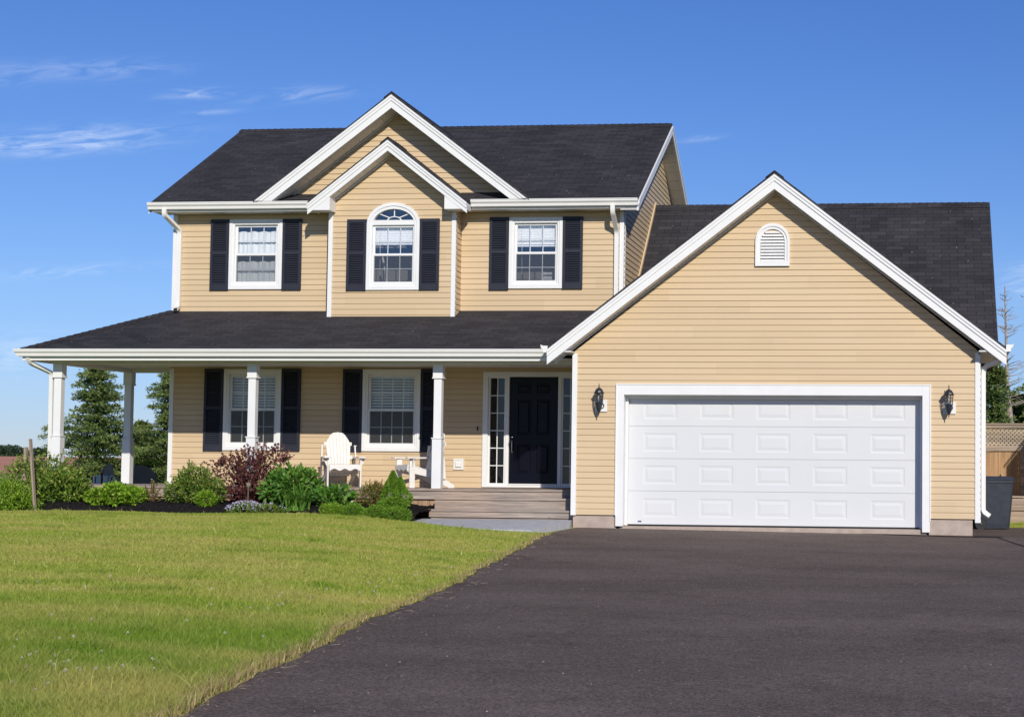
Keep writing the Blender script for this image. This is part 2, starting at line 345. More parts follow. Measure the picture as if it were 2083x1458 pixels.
class MB:
    def __init__(s): s.v = []; s.f = []
    def add(s, vs, fs):
        o = len(s.v); s.v += [tuple(p) for p in vs]; s.f += [tuple(i + o for i in f) for f in fs]; return s
    def quad(s, *p): return s.add(p, [tuple(range(len(p)))])
    def box(s, x0, x1, y0, y1, z0, z1, M=None):
        x0, x1 = min(x0, x1), max(x0, x1); y0, y1 = min(y0, y1), max(y0, y1); z0, z1 = min(z0, z1), max(z0, z1)
        vs = [(x, y, z) for z in (z0, z1) for x, y in ((x0, y0), (x1, y0), (x1, y1), (x0, y1))]
        if M is not None: vs = [tuple(M @ Vector(p)) for p in vs]
        return s.add(vs, [(3, 2, 1, 0), (4, 5, 6, 7), (0, 1, 5, 4), (1, 2, 6, 5), (2, 3, 7, 6), (3, 0, 4, 7)])
    def prism(s, pts, f, d0, d1):
        """closed outline pts (a, b) swept from d0 to d1; f(a, b, d) -> xyz"""
        n = len(pts)
        vs = [f(a, b, d0) for a, b in pts] + [f(a, b, d1) for a, b in pts]
        fs = [tuple(range(n)), tuple(range(2 * n - 1, n - 1, -1))] + [(i, i + n, (i + 1) % n + n, (i + 1) % n) for i in range(n)]
        return s.add(vs, fs)
    def bar(s, p, q, w, h, upv=(0, 0, 1)):
        """rectangular bar from p to q; w across, h along upv"""
        p, q = Vector(p), Vector(q); d = (q - p); L = d.length; d.normalize()
        u = Vector(upv); a = d.cross(u)
        if a.length < 1e-5: a = d.cross(Vector((0, 1, 0)))
        a.normalize(); b = a.cross(d).normalized()
        vs = []
        for o in (p, q):
            for i, j in ((-1, -1), (1, -1), (1, 1), (-1, 1)): vs.append(o + a * (w / 2 * i) + b * (h / 2 * j))
        return s.add(vs, [(3, 2, 1, 0), (4, 5, 6, 7), (0, 1, 5, 4), (1, 2, 6, 5), (2, 3, 7, 6), (3, 0, 4, 7)])
    def tube(s, path, r, n=8, caps=True):
        path = [Vector(p) for p in path]; k = len(path)
        rr = r if isinstance(r, (list, tuple)) else [r] * k
        o = len(s.v); ref = None
        for i, p in enumerate(path):
            d = (path[min(i + 1, k - 1)] - path[max(i - 1, 0)]).normalized()
            if ref is None:
                ref = d.cross(Vector((0, 0, 1)) if abs(d.z) < .9 else Vector((1, 0, 0))).normalized()
            ref = (ref - d * ref.dot(d)).normalized(); b = d.cross(ref)
            for j in range(n):
                t = 2 * math.pi * j / n
                s.v.append(tuple(p + (ref * math.cos(t) + b * math.sin(t)) * rr[i]))
        for i in range(k - 1):
            for j in range(n):
                a, c = o + i * n + j, o + i * n + (j + 1) % n
                s.f.append((a, c, c + n, a + n))
        if caps:
            s.f.append(tuple(o + j for j in range(n - 1, -1, -1))); s.f.append(tuple(o + (k - 1) * n + j for j in range(n)))
        return s
    def rtube(s, path, w, h, rad=0):
        """rectangular downspout through points (kept square to the wall)"""
        path = [Vector(p) for p in path]; k = len(path); o = len(s.v)
        for i, p in enumerate(path):
            d = (path[min(i + 1, k - 1)] - path[max(i - 1, 0)]).normalized()
            a = Vector((1, 0, 0)); a = (a - d * a.dot(d))
            if a.length < .2: a = Vector((0, 1, 0)) - d * d.y
            a.normalize(); b = d.cross(a).normalized()
            for u, v in ((-1, -1), (1, -1), (1, 1), (-1, 1)): s.v.append(tuple(p + a * (u * w / 2) + b * (v * h / 2)))
        for i in range(k - 1):
            for j in range(4):
                a, c = o + i * 4 + j, o + i * 4 + (j + 1) % 4
                s.f.append((a, c, c + 4, a + 4))
        s.f.append((o + 3, o + 2, o + 1, o)); e = o + 4 * (k - 1); s.f.append((e, e + 1, e + 2, e + 3))
        return s
    def lathe(s, prof, c=(0, 0, 0), n=16, M=None):
        o = len(s.v); k = len(prof)
        for r, z in prof:
            for j in range(n):
                t = 2 * math.pi * j / n; p = Vector((r * math.cos(t), r * math.sin(t), z))
                if M is not None: p = M @ p
                s.v.append(tuple(p + Vector(c)))
        for i in range(k - 1):
            for j in range(n):
                a, b = o + i * n + j, o + i * n + (j + 1) % n
                s.f.append((a, b, b + n, a + n))
        return s
    def build(s, name, mat, parent=None, recalc=True, smooth=False, bevel=0.):
        org = Vector((0, 0, 0))
        if parent is not None and 'org' in ORG.get(parent.name, {}): org = ORG[parent.name]['org']
        me = bpy.data.meshes.new(name)
        me.from_pydata([(p[0] - org.x, p[1] - org.y, p[2] - org.z) for p in s.v], [], s.f)
        if recalc:
            bm = bmesh.new(); bm.from_mesh(me); bmesh.ops.recalc_face_normals(bm, faces=bm.faces); bm.to_mesh(me); bm.free()
        me.update(); set_uv(me)
        if smooth: me.polygons.foreach_set('use_smooth', [True] * len(me.polygons))
        me.materials.append(MT[mat] if isinstance(mat, str) else mat)
        o = bpy.data.objects.new(name, me); LINK(o)
        if parent is not None:
            o.parent = parent; ORG[o.name] = {'org': org}
        if bevel:
            b = o.modifiers.new('bevel', 'BEVEL'); b.width = bevel; b.segments = 1; b.limit_method = 'ANGLE'
        return o
ORG = {}

def tag(o, label=None, cat=None, group=None, kind=None):
    if label: o['label'] = label
    if cat: o['category'] = cat
    if group: o['group'] = group
    if kind: o['kind'] = kind
    return o
def thing(name, label, cat, loc=(0, 0, 0), rz=0., group=None, local=False):
    o = bpy.data.objects.new(name, None); o.empty_display_size = .3; LINK(o)
    o.location = loc; o.rotation_euler = (0, 0, rz)
    ORG[o.name] = {'org': Vector((0, 0, 0)) if local else Vector(loc)}
    return tag(o, label, cat, group)
def copy_tree(o, parent=None):
    c = o.copy(); LINK(c)
    if parent is not None: c.parent = parent
    for ch in list(o.children): copy_tree(ch, c)
    return c

def np_mesh(name, V, F, mat, parent=None, tint=None, smooth=False):
    """V (n,3) array, F (m,k) array of equal-sized faces"""
    me = bpy.data.meshes.new(name); V = np.asarray(V, np.float32)
    if parent is not None:
        V = V - np.array(ORG[parent.name]['org'], np.float32)
    m, k = F.shape
    me.vertices.add(len(V)); me.vertices.foreach_set('co', V.ravel())
    me.loops.add(m * k); me.loops.foreach_set('vertex_index', F.astype(np.int32).ravel())
    me.polygons.add(m); me.polygons.foreach_set('loop_start', np.arange(0, m * k, k, dtype=np.int32))
    me.update(calc_edges=True)
    if tint is not None:
        a = me.attributes.new('tint', 'FLOAT', 'POINT'); a.data.foreach_set('value', np.asarray(tint, np.float32))
    if smooth: me.polygons.foreach_set('use_smooth', [True] * m)
    me.materials.append(MT[mat])
    o = bpy.data.objects.new(name, me); LINK(o)
    if parent is not None: o.parent = parent
    return o

def norm(a): return a / np.maximum(np.linalg.norm(a, axis=1, keepdims=True), 1e-9)
def leaves(P, D, L, Wd, rng, fold=.25, tint=None):
    """diamond leaves: base P, axis D, length L, width Wd -> V, F, tint"""
    n = len(P); L = np.broadcast_to(np.asarray(L, float), (n,))[:, None]; Wd = np.broadcast_to(np.asarray(Wd, float), (n,))[:, None]
    D = norm(D); S = norm(np.cross(D, norm(rng.normal(size=(n, 3)) + np.array([0, 0, .8])))); U = np.cross(S, D)
    mid = P + D * L * .45
    V = np.stack([P, mid + S * Wd * .5 + U * Wd * fold, P + D * L, mid - S * Wd * .5 + U * Wd * fold], 1).reshape(-1, 3)
    i = np.arange(n) * 4
    F = np.stack([i, i + 1, i + 2, i + 3], 1)
    t = rng.random(n) if tint is None else tint
    return V, F, np.repeat(t, 4)
def merge(parts):
    Vs, Fs, Ts, o = [], [], [], 0
    for V, F, T in parts:
        Vs.append(V); Fs.append(F + o); Ts.append(T); o += len(V)
    return np.concatenate(Vs), np.concatenate(Fs), np.concatenate(Ts)
def blob_points(rng, n, c, r, shell=.55, lump=.18):
    d = norm(rng.normal(size=(n, 3)))
    k = rng.normal(size=(5, 3)); wv = sum(np.sin(d @ k[i] * 2.2 + i) for i in range(5)) / 5
    rad = (shell + (1 - shell) * rng.random(n) ** .6) * (1 + lump * wv * 1.6)
    return np.array(c) + d * np.array(r) * rad[:, None], d
# ------------------------------------------------------------------ ground
def ss(t): t = np.clip(t, 0, 1); return t * t * (3 - 2 * t)
EDGE = [(0.06, -0.3), (0.0, -1.2), (.30, -4.5), (.72, -8.2), (1.12, -12.1), (1.22, -13.8), (1.40, -15.95), (1.55, -17.5), (1.72, -18.8), (2.1, -21.5), (2.8, -25), (3.6, -29), (4.0, -45)]
EY = np.array([e[1] for e in EDGE][::-1]); EX = np.array([e[0] for e in EDGE][::-1])
def wob(y): return .016 * np.sin(y * 2.3) + .022 * np.sin(y * 1.1 + 1) + .016 * np.sin(y * 6.1 + 2) + .010 * np.sin(y * 13.7)
def edge_x(y): y = np.asarray(y, float); return np.interp(y, EY, EX) + wob(y)
def z_drive(x, y):
    x = np.asarray(x, float); y = np.asarray(y, float)
    return .019 * np.minimum(y, 0) - .010 * np.clip(x, 0, 7)
def z_ground(x, y):
    x = np.asarray(x, float); y = np.asarray(y, float)
    d = edge_x(np.minimum(y, 0)) - x
    zd = z_drive(x, y)
    bed = .165 - .065 * ss((x + 3.6) / 1.6)             # level along the flower bed, lower by the slab
    lawn = np.where(y > -1, bed, bed + (.019 * y - bed + .05) * ss((-1 - y) / 22.))
    t = ss(d / 3.2)
    z = (zd + .015) * (1 - t) + np.maximum(lawn, zd) * t
    z = np.where(d < 0, zd - .03, z)
    # behind the house
    back = .20 + .25 * ss((y - 6) / 18.)
    tb = ss((y - 2.) / 5.)
    left = x < 3
    z = np.where(y > 2, np.where(left, z * (1 - tb) + back * tb, zd - .03), z)
    rr = ss((x - 7.2) / 1.2) * ss((y - 4.6) / 1.2)
    z = np.where(y > 4, np.where(x > 3, z * (1 - rr) + -.07 * rr, z), z)
    far = ss((y - 40) / 60.)
    z = z * (1 - far) + .45 * far
    # shallow hollows
    z = z + np.where(d > .3, .012 * np.sin(x * 1.7 + y * .6) * np.sin(y * 1.1), 0)
    return z
def grid(xs, ys, zf):
    X, Y = np.meshgrid(xs, ys); Z = zf(X, Y)
    V = np.stack([X, Y, Z], -1).reshape(-1, 3); nx, ny = len(xs), len(ys)
    i, j = np.meshgrid(np.arange(nx - 1), np.arange(ny - 1)); a = (j * nx + i).ravel()
    return V, np.stack([a, a + 1, a + nx + 1, a + nx], 1)
xs = np.concatenate([[-4000, -1500, -600, -250, -120, -60, -35, -24, -18], np.arange(-15, 9.01, .25), [11, 14, 20, 35, 80, 250, 900, 4000]])
ys = np.concatenate([[-400, -120, -60, -40, -32], np.arange(-28, 10, .3), np.arange(10, 40, 2), [45, 55, 70, 90, 130, 200, 350, 700, 1500, 4000]])
V, F = grid(xs, ys, z_ground)
tag(np_mesh('ground', V, F, 'soil', smooth=True), kind='structure')
def z_field(x, y): return .46 + 1.75 * np.sin(np.clip((y - 50) / 240., 0, 1.35) * math.pi / 2) + .12 * np.sin(x / 31.)
V, F = grid(np.linspace(-330, 60, 50), np.linspace(46, 370, 50), z_field)
tag(np_mesh('field', V, F, 'field', smooth=True), kind='structure')
# driveway: one sheet of asphalt with a ragged left edge
yy = np.concatenate([[-60, -45, -36], np.arange(-31, -.05, .12), [0.0]])
cols_ = np.concatenate([[0, .02, .05, .1, .2, .4, .8], np.arange(1.5, 12, .7), [14., 18.]])
X = edge_x(yy)[:, None] + cols_[None, :]; Yg = np.repeat(yy[:, None], len(cols_), 1)
Z = z_drive(X, Yg) + .012 + .0012 * np.sin(X * 1.3) * np.sin(Yg * .9) - .03 * (cols_[None, :] == 0)
V = np.stack([X, Yg, Z], -1).reshape(-1, 3); nx = len(cols_)
i, j = np.meshgrid(np.arange(nx - 1), np.arange(len(yy) - 1)); a = (j * nx + i).ravel()
F1 = np.stack([a, a + 1, a + nx + 1, a + nx], 1)
# the strip running back along the right of the garage
V2, F2 = grid(np.array([5.9, 6.4, 6.75, 7.2, 7.7, 8.5, 10, 14, 18]), np.array([.0, .5, 1.2, 2.5, 3.5, 4.6]), lambda x, y: z_drive(x, y) + .012)
tag(np_mesh('driveway', np.concatenate([V, V2]), np.concatenate([F1, F2 + len(V)]), 'asphalt', smooth=True), kind='structure')
# fresh dark seam of asphalt where the paving was done in two runs
mb = MB(); pts = [(6.98, -.35), (7.25, -2.4), (9.2, -17.)]
for k in range(2):
    (xa, ya), (xb, yb) = pts[k], pts[k + 1]
    mb.quad((xa, ya, z_drive(xa, ya) + .019), (xa + .03, ya, z_drive(xa, ya) + .019), (xb + .03, yb, z_drive(xb, yb) + .019), (xb, yb, z_drive(xb, yb) + .019))
MT['tar'] = plain('black_tar', (.022, .02, .021), .6, .3)
tag(mb.build('driveway_seam', 'tar', recalc=False), kind='structure')
mb = MB()   # smear of black tar by the right hand footing
o = [(4.7, -.06), (5.3, -.16), (6.0, -.26), (6.6, -.30), (7.0, -.22), (7.12, -.05), (6.7, -.01), (5.9, -.01), (5.2, -.01)]
mb.quad(*[(x, y, z_drive(x, y) + .020) for x, y in o]); tag(mb.build('driveway_patch', 'tar'), kind='structure')

# ------------------------------------------------------------------ the house
WH = 2.66                    # front wall of the two storey part
XL, XR = -8.246, .352
YB = 2.30                    # front of the bay
BL, BR = -5.087, -2.70
house = thing('house', 'tan sided two storey house with dark roofs, covered porch and attached garage', 'house', (-1., 2.66, 0.))

def poly_iv(poly, z):
    xsn = []
    n = len(poly)
    for i in range(n):
        (u0, z0), (u1, z1) = poly[i], poly[(i + 1) % n]
        if abs(z1 - z0) < 1e-9: continue
        if min(z0, z1) - 1e-7 <= z <= max(z0, z1) + 1e-7: xsn.append(u0 + (u1 - u0) * (z - z0) / (z1 - z0))
    return (min(xsn), max(xsn)) if len(xsn) > 1 else None
EXPO = .1016
def siding_wall(name, poly, pos, openings=(), zc=0., parent=house):
    """lapped courses; pos(u, z, out) -> xyz with out pointing off the wall"""
    mb = MB()
    zmin = min(p[1] for p in poly); zmax = max(p[1] for p in poly)
    knots = {round(zmin, 5), round(zmax, 5)}
    k = math.floor((zmin - zc) / EXPO)
    while zc + k * EXPO < zmax:
        for q in (0., .80): knots.add(round(zc + (k + q) * EXPO, 5))
        k += 1
    for _, z in poly: knots.add(round(z, 5))
    for o in openings: knots.add(round(o[2], 5)); knots.add(round(o[3], 5))
    ks = sorted(q for q in knots if zmin - 1e-6 <= q <= zmax + 1e-6)
    def off(fr): return .019 - .009 * fr / .8 if fr <= .8 else .010 - .008 * (fr - .8) / .2
    for za, zb in zip(ks[:-1], ks[1:]):
        if zb - za < 2e-5: continue
        zm = (za + zb) / 2; ci = math.floor((zm - zc) / EXPO + 1e-6); c0 = zc + ci * EXPO
        oa, ob = off(max(0, (za - c0) / EXPO)), off(min(1, (zb - c0) / EXPO))
        ia, ib = poly_iv(poly, za + 1e-6), poly_iv(poly, zb - 1e-6)
        if ia is None or ib is None: continue
        segs = [(ia[0], ib[0], ia[1], ib[1])]
        for u0, u1, z0, z1 in openings:
            if z0 < zm < z1:
                ns = []
                for a0, b0, a1, b1 in segs:
                    if u1 <= min(a0, b0) or u0 >= max(a1, b1): ns.append((a0, b0, a1, b1)); continue
                    if u0 > min(a0, b0): ns.append((a0, b0, u0, u0))
                    if u1 < max(a1, b1): ns.append((u1, u1, a1, b1))
                segs = ns
        for a0, b0, a1, b1 in segs:
            mb.quad(pos(a0, za, oa), pos(a1, za, oa), pos(b1, zb, ob), pos(b0, zb, ob))
            if abs(za - c0) < 1e-4: mb.quad(pos(a0, za, .001), pos(a1, za, .001), pos(a1, za, oa), pos(a0, za, oa))
    return mb.build(name, 'siding', parent, recalc=False)
front = lambda Y: (lambda u, z, o: (u, Y - o, z))
side_r = lambda Xp: (lambda u, z, o: (Xp + o, u, z))
side_l = lambda Xp: (lambda u, z, o: (Xp - o, u, z))

# windows: centre x, sill z, head z, outer width, wall y, columns of lights, kind
WINS = [(-6.632, 4.283, 5.603, 1.035, WH, 3, 'curtain'), (-1.279, 4.280, 5.596, 1.005, WH, 3, 'blind'),
        (-6.630, 1.270, 2.790, 1.118, WH, 4, 'dark'), (-3.957, 1.272, 2.790, 1.105, WH, 4, 'dark')]
BAYW = (-3.866, 4.225, 5.47, 1.0, YB, 3, 'bay')
op_main = [(c - w_ / 2 + .05, c + w_ / 2 - .05, a + .05, b - .05) for c, a, b, w_, *_ in WINS]
op_main += [(-2.17, -.39, .64, 2.72), (BL + .05, BR - .05, 3.5, 5.72)]
siding_wall('wall', [(XL, .60), (XR, .60), (XR, 5.70), (XL, 5.70)], front(WH), op_main, .6135)
bop = [(BAYW[0] - .44, BAYW[0] + .44, 4.27, 5.46)]
for k in range(7):
    z0 = 5.46 + k * .05; hw = .42 * math.sqrt(max(0, 1 - ((z0 + .05 - 5.44) / .40) ** 2)) if z0 < 5.8 else 0
    if hw > .03: bop.append((BAYW[0] - hw, BAYW[0] + hw, z0, z0 + .05))
SGA, SGS, SGX = 6.977, .775, -3.900                 # small gable apex, slope, centre
siding_wall('wall', [(BL, 3.70), (BR, 3.70), (BR, 5.80), (SGX, 5.80 + .775 * (BR - SGX) * .995), (BL, 5.80)], front(YB), bop, 3.772)
siding_wall('wall', [(YB, 3.70), (WH, 3.70), (WH, 5.75), (YB, 5.75)], side_r(BR), (), 3.772)
siding_wall('wall', [(YB, 3.70), (WH, 3.70), (WH, 5.75), (YB, 5.75)], side_l(BL), (), 3.772)
BGA, BGS, BGX, BGY = 7.860, .757, -3.915, 2.16      # big gable
bw = (7.60 - 5.70) / BGS
siding_wall('wall', [(BGX - bw, 5.72), (BGX + bw, 5.72), (BGX, 7.625)], front(WH), (), 5.74)
EY0, EZ0, RY, RZ = 2.2785, 5.876, 6.44, 8.096       # main eave edge and ridge
YBK = 2 * RY - EY0
siding_wall('wall', [(WH, .4), (YBK - .38, .4), (YBK - .38, 5.70), (RY, 7.93), (WH, 5.70)], side_r(XR), (), .6135)
siding_wall('wall', [(WH, .4), (YBK - .38, .4), (YBK - .38, 5.70), (RY, 7.93), (WH, 5.70)], side_l(XL), (), .6135)
# garage front, with the door opening, and its side walls
GA, GS, GX, GY = 5.862, .768, 3.372, -.35
siding_wall('wall', [(.0, .222), (6.71, .222), (6.71, 2.93), (GX, 2.93 + 3.355 * .79), (0., 2.93)], front(0.), [(.80, 5.86, -.5, 2.30), (3.08, 3.55, 4.40, 4.85)], .2235)
siding_wall('wall', [(0., .222), (WH, .222), (WH, 2.9), (0., 2.9)], side_l(0.), (), .2235)
siding_wall('wall', [(0., .222), (10., .222), (10., 2.9), (0., 2.9)], side_r(6.71), (), .2235)
# plain back walls close the shell
mb = MB(); yb = YBK - .38
mb.quad((XL, yb, .3), (XR, yb, .3), (XR, yb, 5.7), (XL, yb, 5.7)); mb.quad((XR, 10., .1), (6.71, 10., .1), (6.71, 10., 3.), (XR, 10., 3.))
mb.quad((XL, WH + .2, .55), (XR, WH + .2, .55), (XR, yb, .55), (XL, yb, .55))
mb.build('back_wall', 'siding', house, recalc=False)

# roofs -----------------------------------------------------------------
def slab_poly(mb, pts, th=.045):
    """roof slab: outline pts on the top surface, thickness straight down"""
    n = len(pts); mb.add([tuple(p) for p in pts] + [(p[0], p[1], p[2] - th) for p in pts],
        [tuple(range(n)), tuple(range(2 * n - 1, n - 1, -1))] + [(i, i + n, (i + 1) % n + n, (i + 1) % n) for i in range(n)])
ML, MR = XL - .32, XR + .32
mb = MB()
ms = (RZ - EZ0) / (RY - EY0); zb_ = EZ0 + ms * (WH + .03 - EY0)
slab_poly(mb, [(ML, EY0, EZ0), (BL + .01, EY0, EZ0), (BL + .01, WH + .03, zb_), (BR - .01, WH + .03, zb_), (BR - .01, EY0, EZ0), (MR, EY0, EZ0), (MR, RY, RZ), (ML, RY, RZ)])
slab_poly(mb, [(ML, RY, RZ), (MR, RY, RZ), (MR, YBK, EZ0), (ML, YBK, EZ0)])
mb.build('roof', 'shingle', house)
def ridge_cap(p, q, wdt=.15, lift=.012, drop=.55, step=.14):
    mb = MB(); p, q = Vector(p), Vector(q); d = (q - p); L = d.length; d.normalize(); s = d.cross(Vector((0, 0, 1))).normalized()
    n = int(L / step)
    for i in range(n):
        a, b = p + d * (L * i / n), p + d * (L * (i + 1.25) / n if i < n - 1 else L)
        l0, l1 = lift + .012, lift
        A = [a - s * wdt + Vector((0, 0, l0 - wdt * drop)), a + Vector((0, 0, l0)), a + s * wdt + Vector((0, 0, l0 - wdt * drop))]
        B = [b - s * wdt + Vector((0, 0, l1 - wdt * drop)), b + Vector((0, 0, l1)), b + s * wdt + Vector((0, 0, l1 - wdt * drop))]
        dn = Vector((0, 0, -.012))
        mb.add(A + B + [v + dn for v in A] + [v + dn for v in B], [(0, 1, 4, 3), (1, 2, 5, 4), (0, 6, 7, 1), (1, 7, 8, 2), (0, 3, 9, 6), (2, 8, 11, 5), (3, 4, 10, 9), (4, 5, 11, 10)])
    return mb.build('ridge_cap', 'shingle', house)
ridge_cap((ML, RY, RZ), (MR, RY, RZ), drop=BGS * .7)
def gable_roof(xc, za, s, half, y0, y1):
    mb = MB(); zf = za - s * half
    slab_poly(mb, [(xc, y0, za), (xc, y1, za), (xc - half, y1, zf), (xc - half, y0, zf)])
    slab_poly(mb, [(xc, y0, za), (xc + half, y0, zf), (xc + half, y1, zf), (xc, y1, za)])
    mb.build('roof', 'shingle', house); ridge_cap((xc, y0, za), (xc, y1, za), drop=s)
gable_roof(BGX, BGA, BGS, 2.60, BGY, 6.05)
gable_roof(SGX, SGA, SGS, 1.494, 1.95, 3.9)
gable_roof(GX, GA, GS, 3.75, GY, 5.75)
# garage body roof running back to its own ridge
BY0, BZ0, BRY, BRZ, BX1 = 2.42, 3.03, 6.19, 6.357, 7.143
mb = MB(); x0 = XR + .02
slab_poly(mb, [(x0, BY0, BZ0), (BX1, BY0, BZ0), (BX1, BRY, BRZ), (x0, BRY, BRZ)])
slab_poly(mb, [(x0, BRY, BRZ), (BX1, BRY, BRZ), (BX1, 10.3, BZ0), (x0, 10.3, BZ0)])
mb.build('roof', 'shingle', house); ridge_cap((x0, BRY, BRZ), (BX1, BRY, BRZ), drop=.8)
# flashing where the garage roof meets the house side
mb = MB(); mb.bar((XR + .035, BY0 + .3, BZ0 + .265 + .03), (XR + .035, BRY, BRZ + .03), .03, .09); mb.build('flashing', MT['siding'], house)
# porch roof
PE, PZ = .33, 2.99; PS = (3.883 - PZ) / (WH - PE); PL = -9.93
def pz(y): return PZ + PS * (y - PE)
mb = MB()
slab_poly(mb, [(PL, PE, PZ), (-.30, PE, PZ), (.30, WH + .04, pz(WH + .04)), (XL, WH + .04, pz(WH + .04))])
slab_poly(mb, [(PL, PE, PZ), (XL, WH + .04, pz(WH + .04)), (XL, 3.75, pz(WH + .04)), (PL, 3.75, PZ)])
mb.build('roof', 'shingle', house)
ridge_cap((PL, PE, PZ + .01), (XL, WH, pz(WH) + .01), wdt=.12, drop=.3)

# rakes and fascias -------------------------------------------------------
def rake(xc, za, s, half, y0, depth=.285, cut=None):
    """white rake: wide board with two raised strips on its top edge, on both slopes"""
    mb = MB(); th = .045
    for (t0, t1, yo) in ((th, th + .045, -.032), (th + .045, th + .105, -.018), (th + .105, depth, 0.)):
        for sg in (-1, 1):
            xf = half
            pts = [(xc, za - t0), (xc + sg * xf, za - s * xf - t0), (xc + sg * xf, za - s * xf - t1), (xc, za - t1)]
            if cut: pts = [(xc, za - t0), (xc + sg * (za - t0 - cut) / s, cut), (xc + sg * (za - t1 - cut) / s, cut), (xc, za - t1)]
            mb.prism(pts, lambda a, b, d: (a, d, b), y0 + .004 + yo, y0 + .034)
    return mb.build('rake_board', 'white', house)
rake(GX, GA, GS, 3.75, GY)
rake(BGX, BGA, BGS, 2.66, BGY, cut=5.872)
rake(SGX, SGA, SGS, 1.494, 1.95, .235)
def rake_soffit(xc, za, s, half, y0, y1, depth, panel=.30, x_in=None):
    """vented soffit under a gable overhang with panel joints, and the moulding against the wall"""
    mb = MB(); L = math.hypot(1, s)
    n = int(half * L / panel)
    for sg in (-1, 1):
        for i in range(n + 1):
            a0 = i * panel / L + .004; a1 = min(half, (i + 1) * panel / L - .004)
            if a1 <= a0: continue
            z0, z1 = za - s * a0 - depth + .01, za - s * a1 - depth + .01
            mb.prism([(y0 + .034, 0), (y1, 0), (y1, .012), (y0 + .034, .012)],
                     (lambda a, b, d, sg=sg: (xc + sg * d, a, za - s * d - depth + .01 + b)), a0, a1)
            mb.prism([(y0 + .034, .006), (y1, .006), (y1, .018), (y0 + .034, .018)],
                     (lambda a, b, d, sg=sg: (xc + sg * d, a, za - s * d - depth + .013 + b)), a0 - .012, a0 + .004)
    mb.build('soffit', 'soffit', house)
    m2 = MB()
    for sg in (-1, 1):
        pts = [(xc, za - depth), (xc + sg * half, za - s * half - depth), (xc + sg * half, za - s * half - depth - .022), (xc, za - depth - .022)]
        m2.prism(pts, lambda a, b, d: (a, d, b), y1 - .045, y1 - .021)
    m2.build('soffit_moulding', 'gutter', house)
rake_soffit(GX, GA, GS, 3.68, GY, -.0, .285)
rake_soffit(BGX, BGA, BGS, 2.38, BGY, WH, .285)
rake_soffit(SGX, SGA, SGS, 1.40, 1.95, YB, .235)
# boxed returns at the feet of the small gable
for sg in (-1, 1):
    xo, xi = 1.494, 1.075; zb = 5.662
    zo = SGA - SGS * xo - .05
    pts = [(xo, zo), (xo - .02, zb), (xi, zb), (xi, SGA - SGS * xi - .235), (xi + .02, SGA - SGS * xi - .19)]
    mb = MB(); mb.prism([(SGX + sg * a, b) for a, b in pts], lambda a, b, d: (a, d, b), 1.961, YB - .022)
    mb.build('eave_return', 'white', house)
    # bottom of the main eave next to it
# the right hand gable end: rake boards facing east and soffit, front and back slopes
mb = MB()
for ya, yb_ in ((EY0, RY), (YBK, RY)):
    a, b = Vector((MR, ya, EZ0)), Vector((MR, yb_, RZ))
    for t0, t1, xo in ((.045, .10, .03), (.10, .22, .015)):
        mb.add([(MR - .02, a.y, a.z - t0), (MR + xo, a.y, a.z - t0), (MR + xo, a.y, a.z - t1), (MR - .02, a.y, a.z - t1),
                (MR - .02, b.y, b.z - t0), (MR + xo, b.y, b.z - t0), (MR + xo, b.y, b.z - t1), (MR - .02, b.y, b.z - t1)],
               [(0, 1, 2, 3), (7, 6, 5, 4), (0, 4, 5, 1), (1, 5, 6, 2), (2, 6, 7, 3), (3, 7, 4, 0)])
mb.build('rake_board', 'white', house)
mb = MB()
for ya, yb_ in ((EY0, RY), (YBK, RY)):
    n = 15
    for i in range(n):
        f0, f1 = i / n + .002, (i + 1) / n - .002
        y0_, y1_ = ya + (yb_ - ya) * f0, ya + (yb_ - ya) * f1; z0_, z1_ = EZ0 + (RZ - EZ0) * f0 - .21, EZ0 + (RZ - EZ0) * f1 - .21
        mb.add([(XR, y0_, z0_), (MR - .02, y0_, z0_), (MR - .02, y1_, z1_), (XR, y1_, z1_), (XR, y0_, z0_ + .012), (MR - .02, y0_, z0_ + .012), (MR - .02, y1_, z1_ + .012), (XR, y1_, z1_ + .012)],
               [(3, 2, 1, 0), (4, 5, 6, 7), (0, 1, 5, 4), (1, 2, 6, 5), (2, 3, 7, 6), (3, 0, 4, 7)])
mb.build('soffit', 'soffit', house)
# left gable end and garage body end get plain rake boards
for X_, segs in ((ML, (((EY0, EZ0), (RY, RZ)), ((YBK, EZ0), (RY, RZ)))), (BX1, (((BY0, BZ0), (BRY, BRZ)), ((10.3, BZ0), (BRY, BRZ))))):
    mb = MB()
    for (ya, za), (yb_, zb_) in segs:
        mb.add([(X_ - .025, ya, za - .046), (X_ - .004, ya, za - .046), (X_ - .004, ya, za - .2), (X_ - .025, ya, za - .2),
                (X_ - .025, yb_, zb_ - .046), (X_ - .004, yb_, zb_ - .046), (X_ - .004, yb_, zb_ - .2), (X_ - .025, yb_, zb_ - .2)],
               [(0, 1, 2, 3), (7, 6, 5, 4), (0, 4, 5, 1), (1, 5, 6, 2), (2, 6, 7, 3), (3, 7, 4, 0)])
    mb.build('rake_board', 'white', house)

